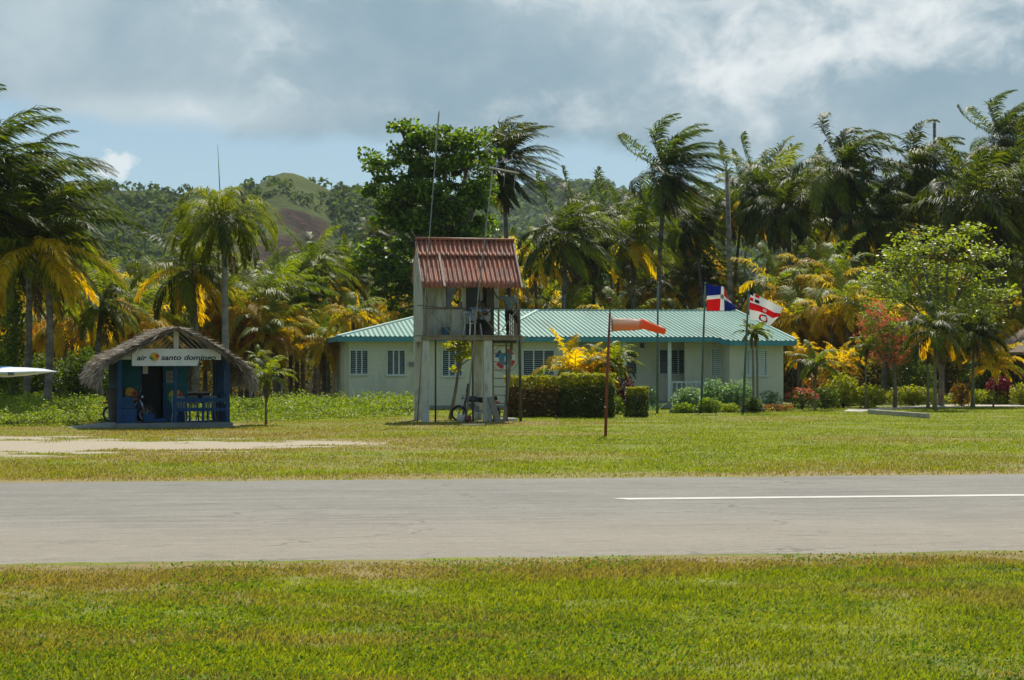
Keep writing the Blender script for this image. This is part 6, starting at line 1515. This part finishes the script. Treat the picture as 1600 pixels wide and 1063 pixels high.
# ---------------------------------------------------------------- garden details
def edging():
    m = mat('bed_stone', (.16, .14, .12), .9, (.25, .22, .19), 5, .1, bump=.4, bs=20)
    px = 1046; k = 0
    while px < 1192:
        D = DG(645.5 - (px-1046)*.012); w_ = rnd.uniform(4.5, 7.5); s = F/D
        o = MB().ball((0, 0, .06), (w_/s/2*1.05, .12, rnd.uniform(.08, .12)), 8, 6).build('edging_stone', m, None, True)
        o.location = (X_(px+w_/2, D), D, 0); o.rotation_euler = (rnd.uniform(-.2, .2), rnd.uniform(-.1, .1), rnd.uniform(-.3, .3))
        tag(o, 'rounded dark stone edging the flag bed, %s from the left' % (ORD[k] if k < 26 else 'last'), 'stone', 'stones edging the flag bed'); px += w_; k += 1
edging()
def path():
    # concrete path at the right, sheet over the ground, plus the low beam beside it
    pts_f = [(1318, 644), (1345, 644.5), (1375, 641.5), (1440, 637.8), (1470, 637.2), (1520, 636.3), (1600, 636.0), (1700, 635.5)]
    pts_b = [(1326, 640.5), (1352, 640.2), (1380, 638.2), (1440, 635.2), (1470, 634.6), (1520, 633.8), (1600, 632.8), (1700, 632)]
    V = [(X_(x, DG(y)), DG(y), .035) for x, y in pts_f]+[(X_(x, DG(y)), DG(y), .035) for x, y in pts_b]; n = len(pts_f)
    V += [(a, b_, -.05) for a, b_, c in V]
    Fq = [(i, i+1, i+n+1, i+n) for i in range(n-1)]+[(i, i+2*n, i+1+2*n, i+1) for i in range(n-1)]+[(0, n, 3*n, 2*n)]
    o = MB().add(V, Fq).build('footpath', mat('path_concrete', (.50, .46, .40), .9, (.40, .37, .32), 1.5, .1, dirt=(.28, .26, .2), dirt_amt=.5)); tag(o, kind='structure')
    D0, D1 = DG(647), DG(653.5); b = MB().bar((X_(1359, D0), D0, .09), (X_(1449, D1), D1, .09), .2, .18); o = b.build('kerb_beam', mat('beam_concrete', (.42, .40, .33), .9, (.30, .29, .25), 3, .1), None, bevel=.012); tag(o, 'long low concrete beam lying beside the footpath', 'beam')
    D0 = DG(641); o = MB().box((X_(1408, 90), 90, 1.55), (.5, .1, .3)).build('blue_board', mat('board_blue', (.03, .12, .3), .6), None)
    bpy.data.objects.remove(o)
path()
def fences():
    m = mat('fence_post_paint', (.40, .40, .36), .85, (.28, .28, .25), 5)
    n = 0
    for px, lb in ((392, 'pale fence post nearest to the kiosk at the grove edge'), (440, 'pale fence post between the kiosk and the lime palms'), (485, 'pale fence post in front of the upright palm trunks'), (526, 'pale fence post closest to the left house corner'), (120, 'pale fence post in the bushes left of the kiosk')):
        D = 93; o = MB().box((0, 0, .62), (.11, .11, 1.3)).build('fence_post', m, None, bevel=.01); o.location = (X_(px, D), D, 0); o.rotation_euler = (0, rnd.uniform(-.04, .04), 0); tag(o, lb, 'fence post', 'fence posts along the grove')
fences()
def right_hut():
    D = 96; t = empty('brown_hut', (X_(1668, D), D, 0), R(4), 'brown wooden hut with a pitched roof, cut off by the right edge', 'hut')
    wd = mat('hut_wood', (.12, .08, .05), .85, (.17, .12, .08), 3); rf = mat('hut_roof', (.17, .12, .075), .9, (.24, .18, .12), 4, bump=.5)
    MB().b2(-1.7, 3, 0, 5, 0, 2.9).build('wall', wd, t)
    r = MB(); r.add([(-2.5, -.5, 2.6), (3.6, -.5, 2.6), (3.6, 2.5, 4.6), (-.2, 2.5, 4.6), (-2.5, 5.5, 2.6), (3.6, 5.5, 2.6)], [(0, 1, 2, 3), (3, 2, 5, 4), (0, 3, 4)]); o = r.build('roof', rf, t); md = o.modifiers.new('t', 'SOLIDIFY'); md.thickness = .15
    MB().b2(-.6, .3, -.04, -.004, 0, 2.1).build('door', mat('hut_door', (.05, .03, .02), .8), t)
right_hut()
def plane():
    # light aeroplane standing on the grass, only its wing tip reaches into the picture
    D = 16.2; zt = Z_(583.5, D); xt = X_(73.5, D)
    t = empty('parked_aeroplane', (xt-5.4, D, 0), 0, 'light aeroplane whose white wing tip with blue stripes enters at the left edge', 'aeroplane')
    wt = mat('aircraft_white', (.72, .74, .76), .3, spec=.5); bl = mat('aircraft_blue', (.02, .16, .42), .35, spec=.5); nv = mat('aircraft_navy', (.02, .025, .08), .35); gr = mat('aircraft_grey', (.13, .14, .14), .5)
    prof = [(-.62, 0), (-.55, .035), (-.3, .06), (0, .065), (.4, .04), (.75, .006), (.75, -.004), (.4, -.02), (0, -.035), (-.3, -.035), (-.55, -.022)]
    def span(stations, mt, name, par=t, infl=1.0):
        V = []; Fq = []; n = len(prof)
        for x, ch, th, dz, dy in stations:
            for y, z in prof: V.append((x, y*ch+dy, zt+z*th*infl*1.45+dz))
        for i in range(len(stations)-1):
            for k in range(n): a = i*n+k; b = i*n+(k+1) % n; Fq.append((a, a+n, b+n, b))
        Fq.append(tuple(range(n))); Fq.append(tuple(reversed(range((len(stations)-1)*n, len(stations)*n))))
        me = bpy.data.meshes.new(name); me.from_pydata(V, [], Fq); me.update(); return link(name, me, par, mt, True)
    w = span([(-5.4, 1, .7, 0, 0), (4.98, 1, .62, -.004, 0), (5.2, .75, .50, .003, .05), (5.34, .5, .28, .012, .1), (5.40, .3, .10, .014, .14)], wt, 'wing')
    for x0, x1, m in ((5.06, 5.09, bl), (4.98, 5.02, nv), (4.80, 4.92, nv)):
        span([(x0, .995, .62, -.003, 0), (x1, .99, .62, -.002, 0)], m, 'stripe', w, 1.03)
    MB().b2(5.20, 5.245, -.50, -.46, zt-.015, zt+.012).build('marker', gr, w)
    fz = MB().tube([(0, 3.6, zt-.25), (0, 1.0, zt-.45), (0, -1.2, zt-.55), (0, -2.2, zt-.75), (0, -2.8, zt-.8)], [.12, .42, .58, .42, .2], 16).build('fuselage', wt, t, True)
    MB().tube([(0, .3, zt-.1), (0, -.9, zt-.12), (0, -1.5, zt-.3)], [.42, .50, .38], 14).build('cabin_glass', gr, t, True)
    MB().prism([(-.05, zt-.2), (.05, zt-.2), (.02, zt+.9), (-.02, zt+.9)], 3.1, 3.7).build('tail_fin', wt, t)
    MB().b2(-1.5, 1.5, 3.1, 3.7, zt-.25, zt-.2).build('tailplane', wt, t)
    for x in (-1.0, 1.0): wq = MB().ring((x, -.2, .2), .14, .06, 'X', 20, 8).build('wheel', gr, t, True); MB().tube([(x, -.2, .2), (x*.3, -.2, zt-.9)], .03, 6).build('strut', gr, t)
    MB().ring((0, -2.0, .17), .11, .05, 'X', 20, 8).build('wheel', gr, t, True); MB().tube([(0, -2.0, .17), (0, -2.0, zt-1.0)], .03, 6).build('strut', gr, t)
    MB().bar((-.9, -2.85, zt-.8), (.9, -2.85, zt-.8), .14, .02).build('propeller', gr, t)
plane()

# ---------------------------------------------------------------- haze
def haze():
    x0, x1, y0, y1, z0, z1 = -1600, 1600, -400, 2500, -2, 190
    o = MB().b2(x0, x1, y0, y1, z0, z1).build('haze', None or bpy.data.materials.new('haze'))
    m = o.data.materials[0]; m.use_nodes = True; T = NT(m.node_tree); T.n.remove(T.n['Principled BSDF'])
    v = T.new('ShaderNodeVolumePrincipled'); v.inputs['Color'].default_value = (.80, .88, .95, 1); v.inputs['Density'].default_value = HAZE; v.inputs['Anisotropy'].default_value = .0
    T.l.new(v.outputs[0], T.n['Material Output'].inputs['Volume']); tag(o, 'thin tropical haze in the air', 'haze', kind='stuff')
HAZE = .00010
if HAZE: haze()
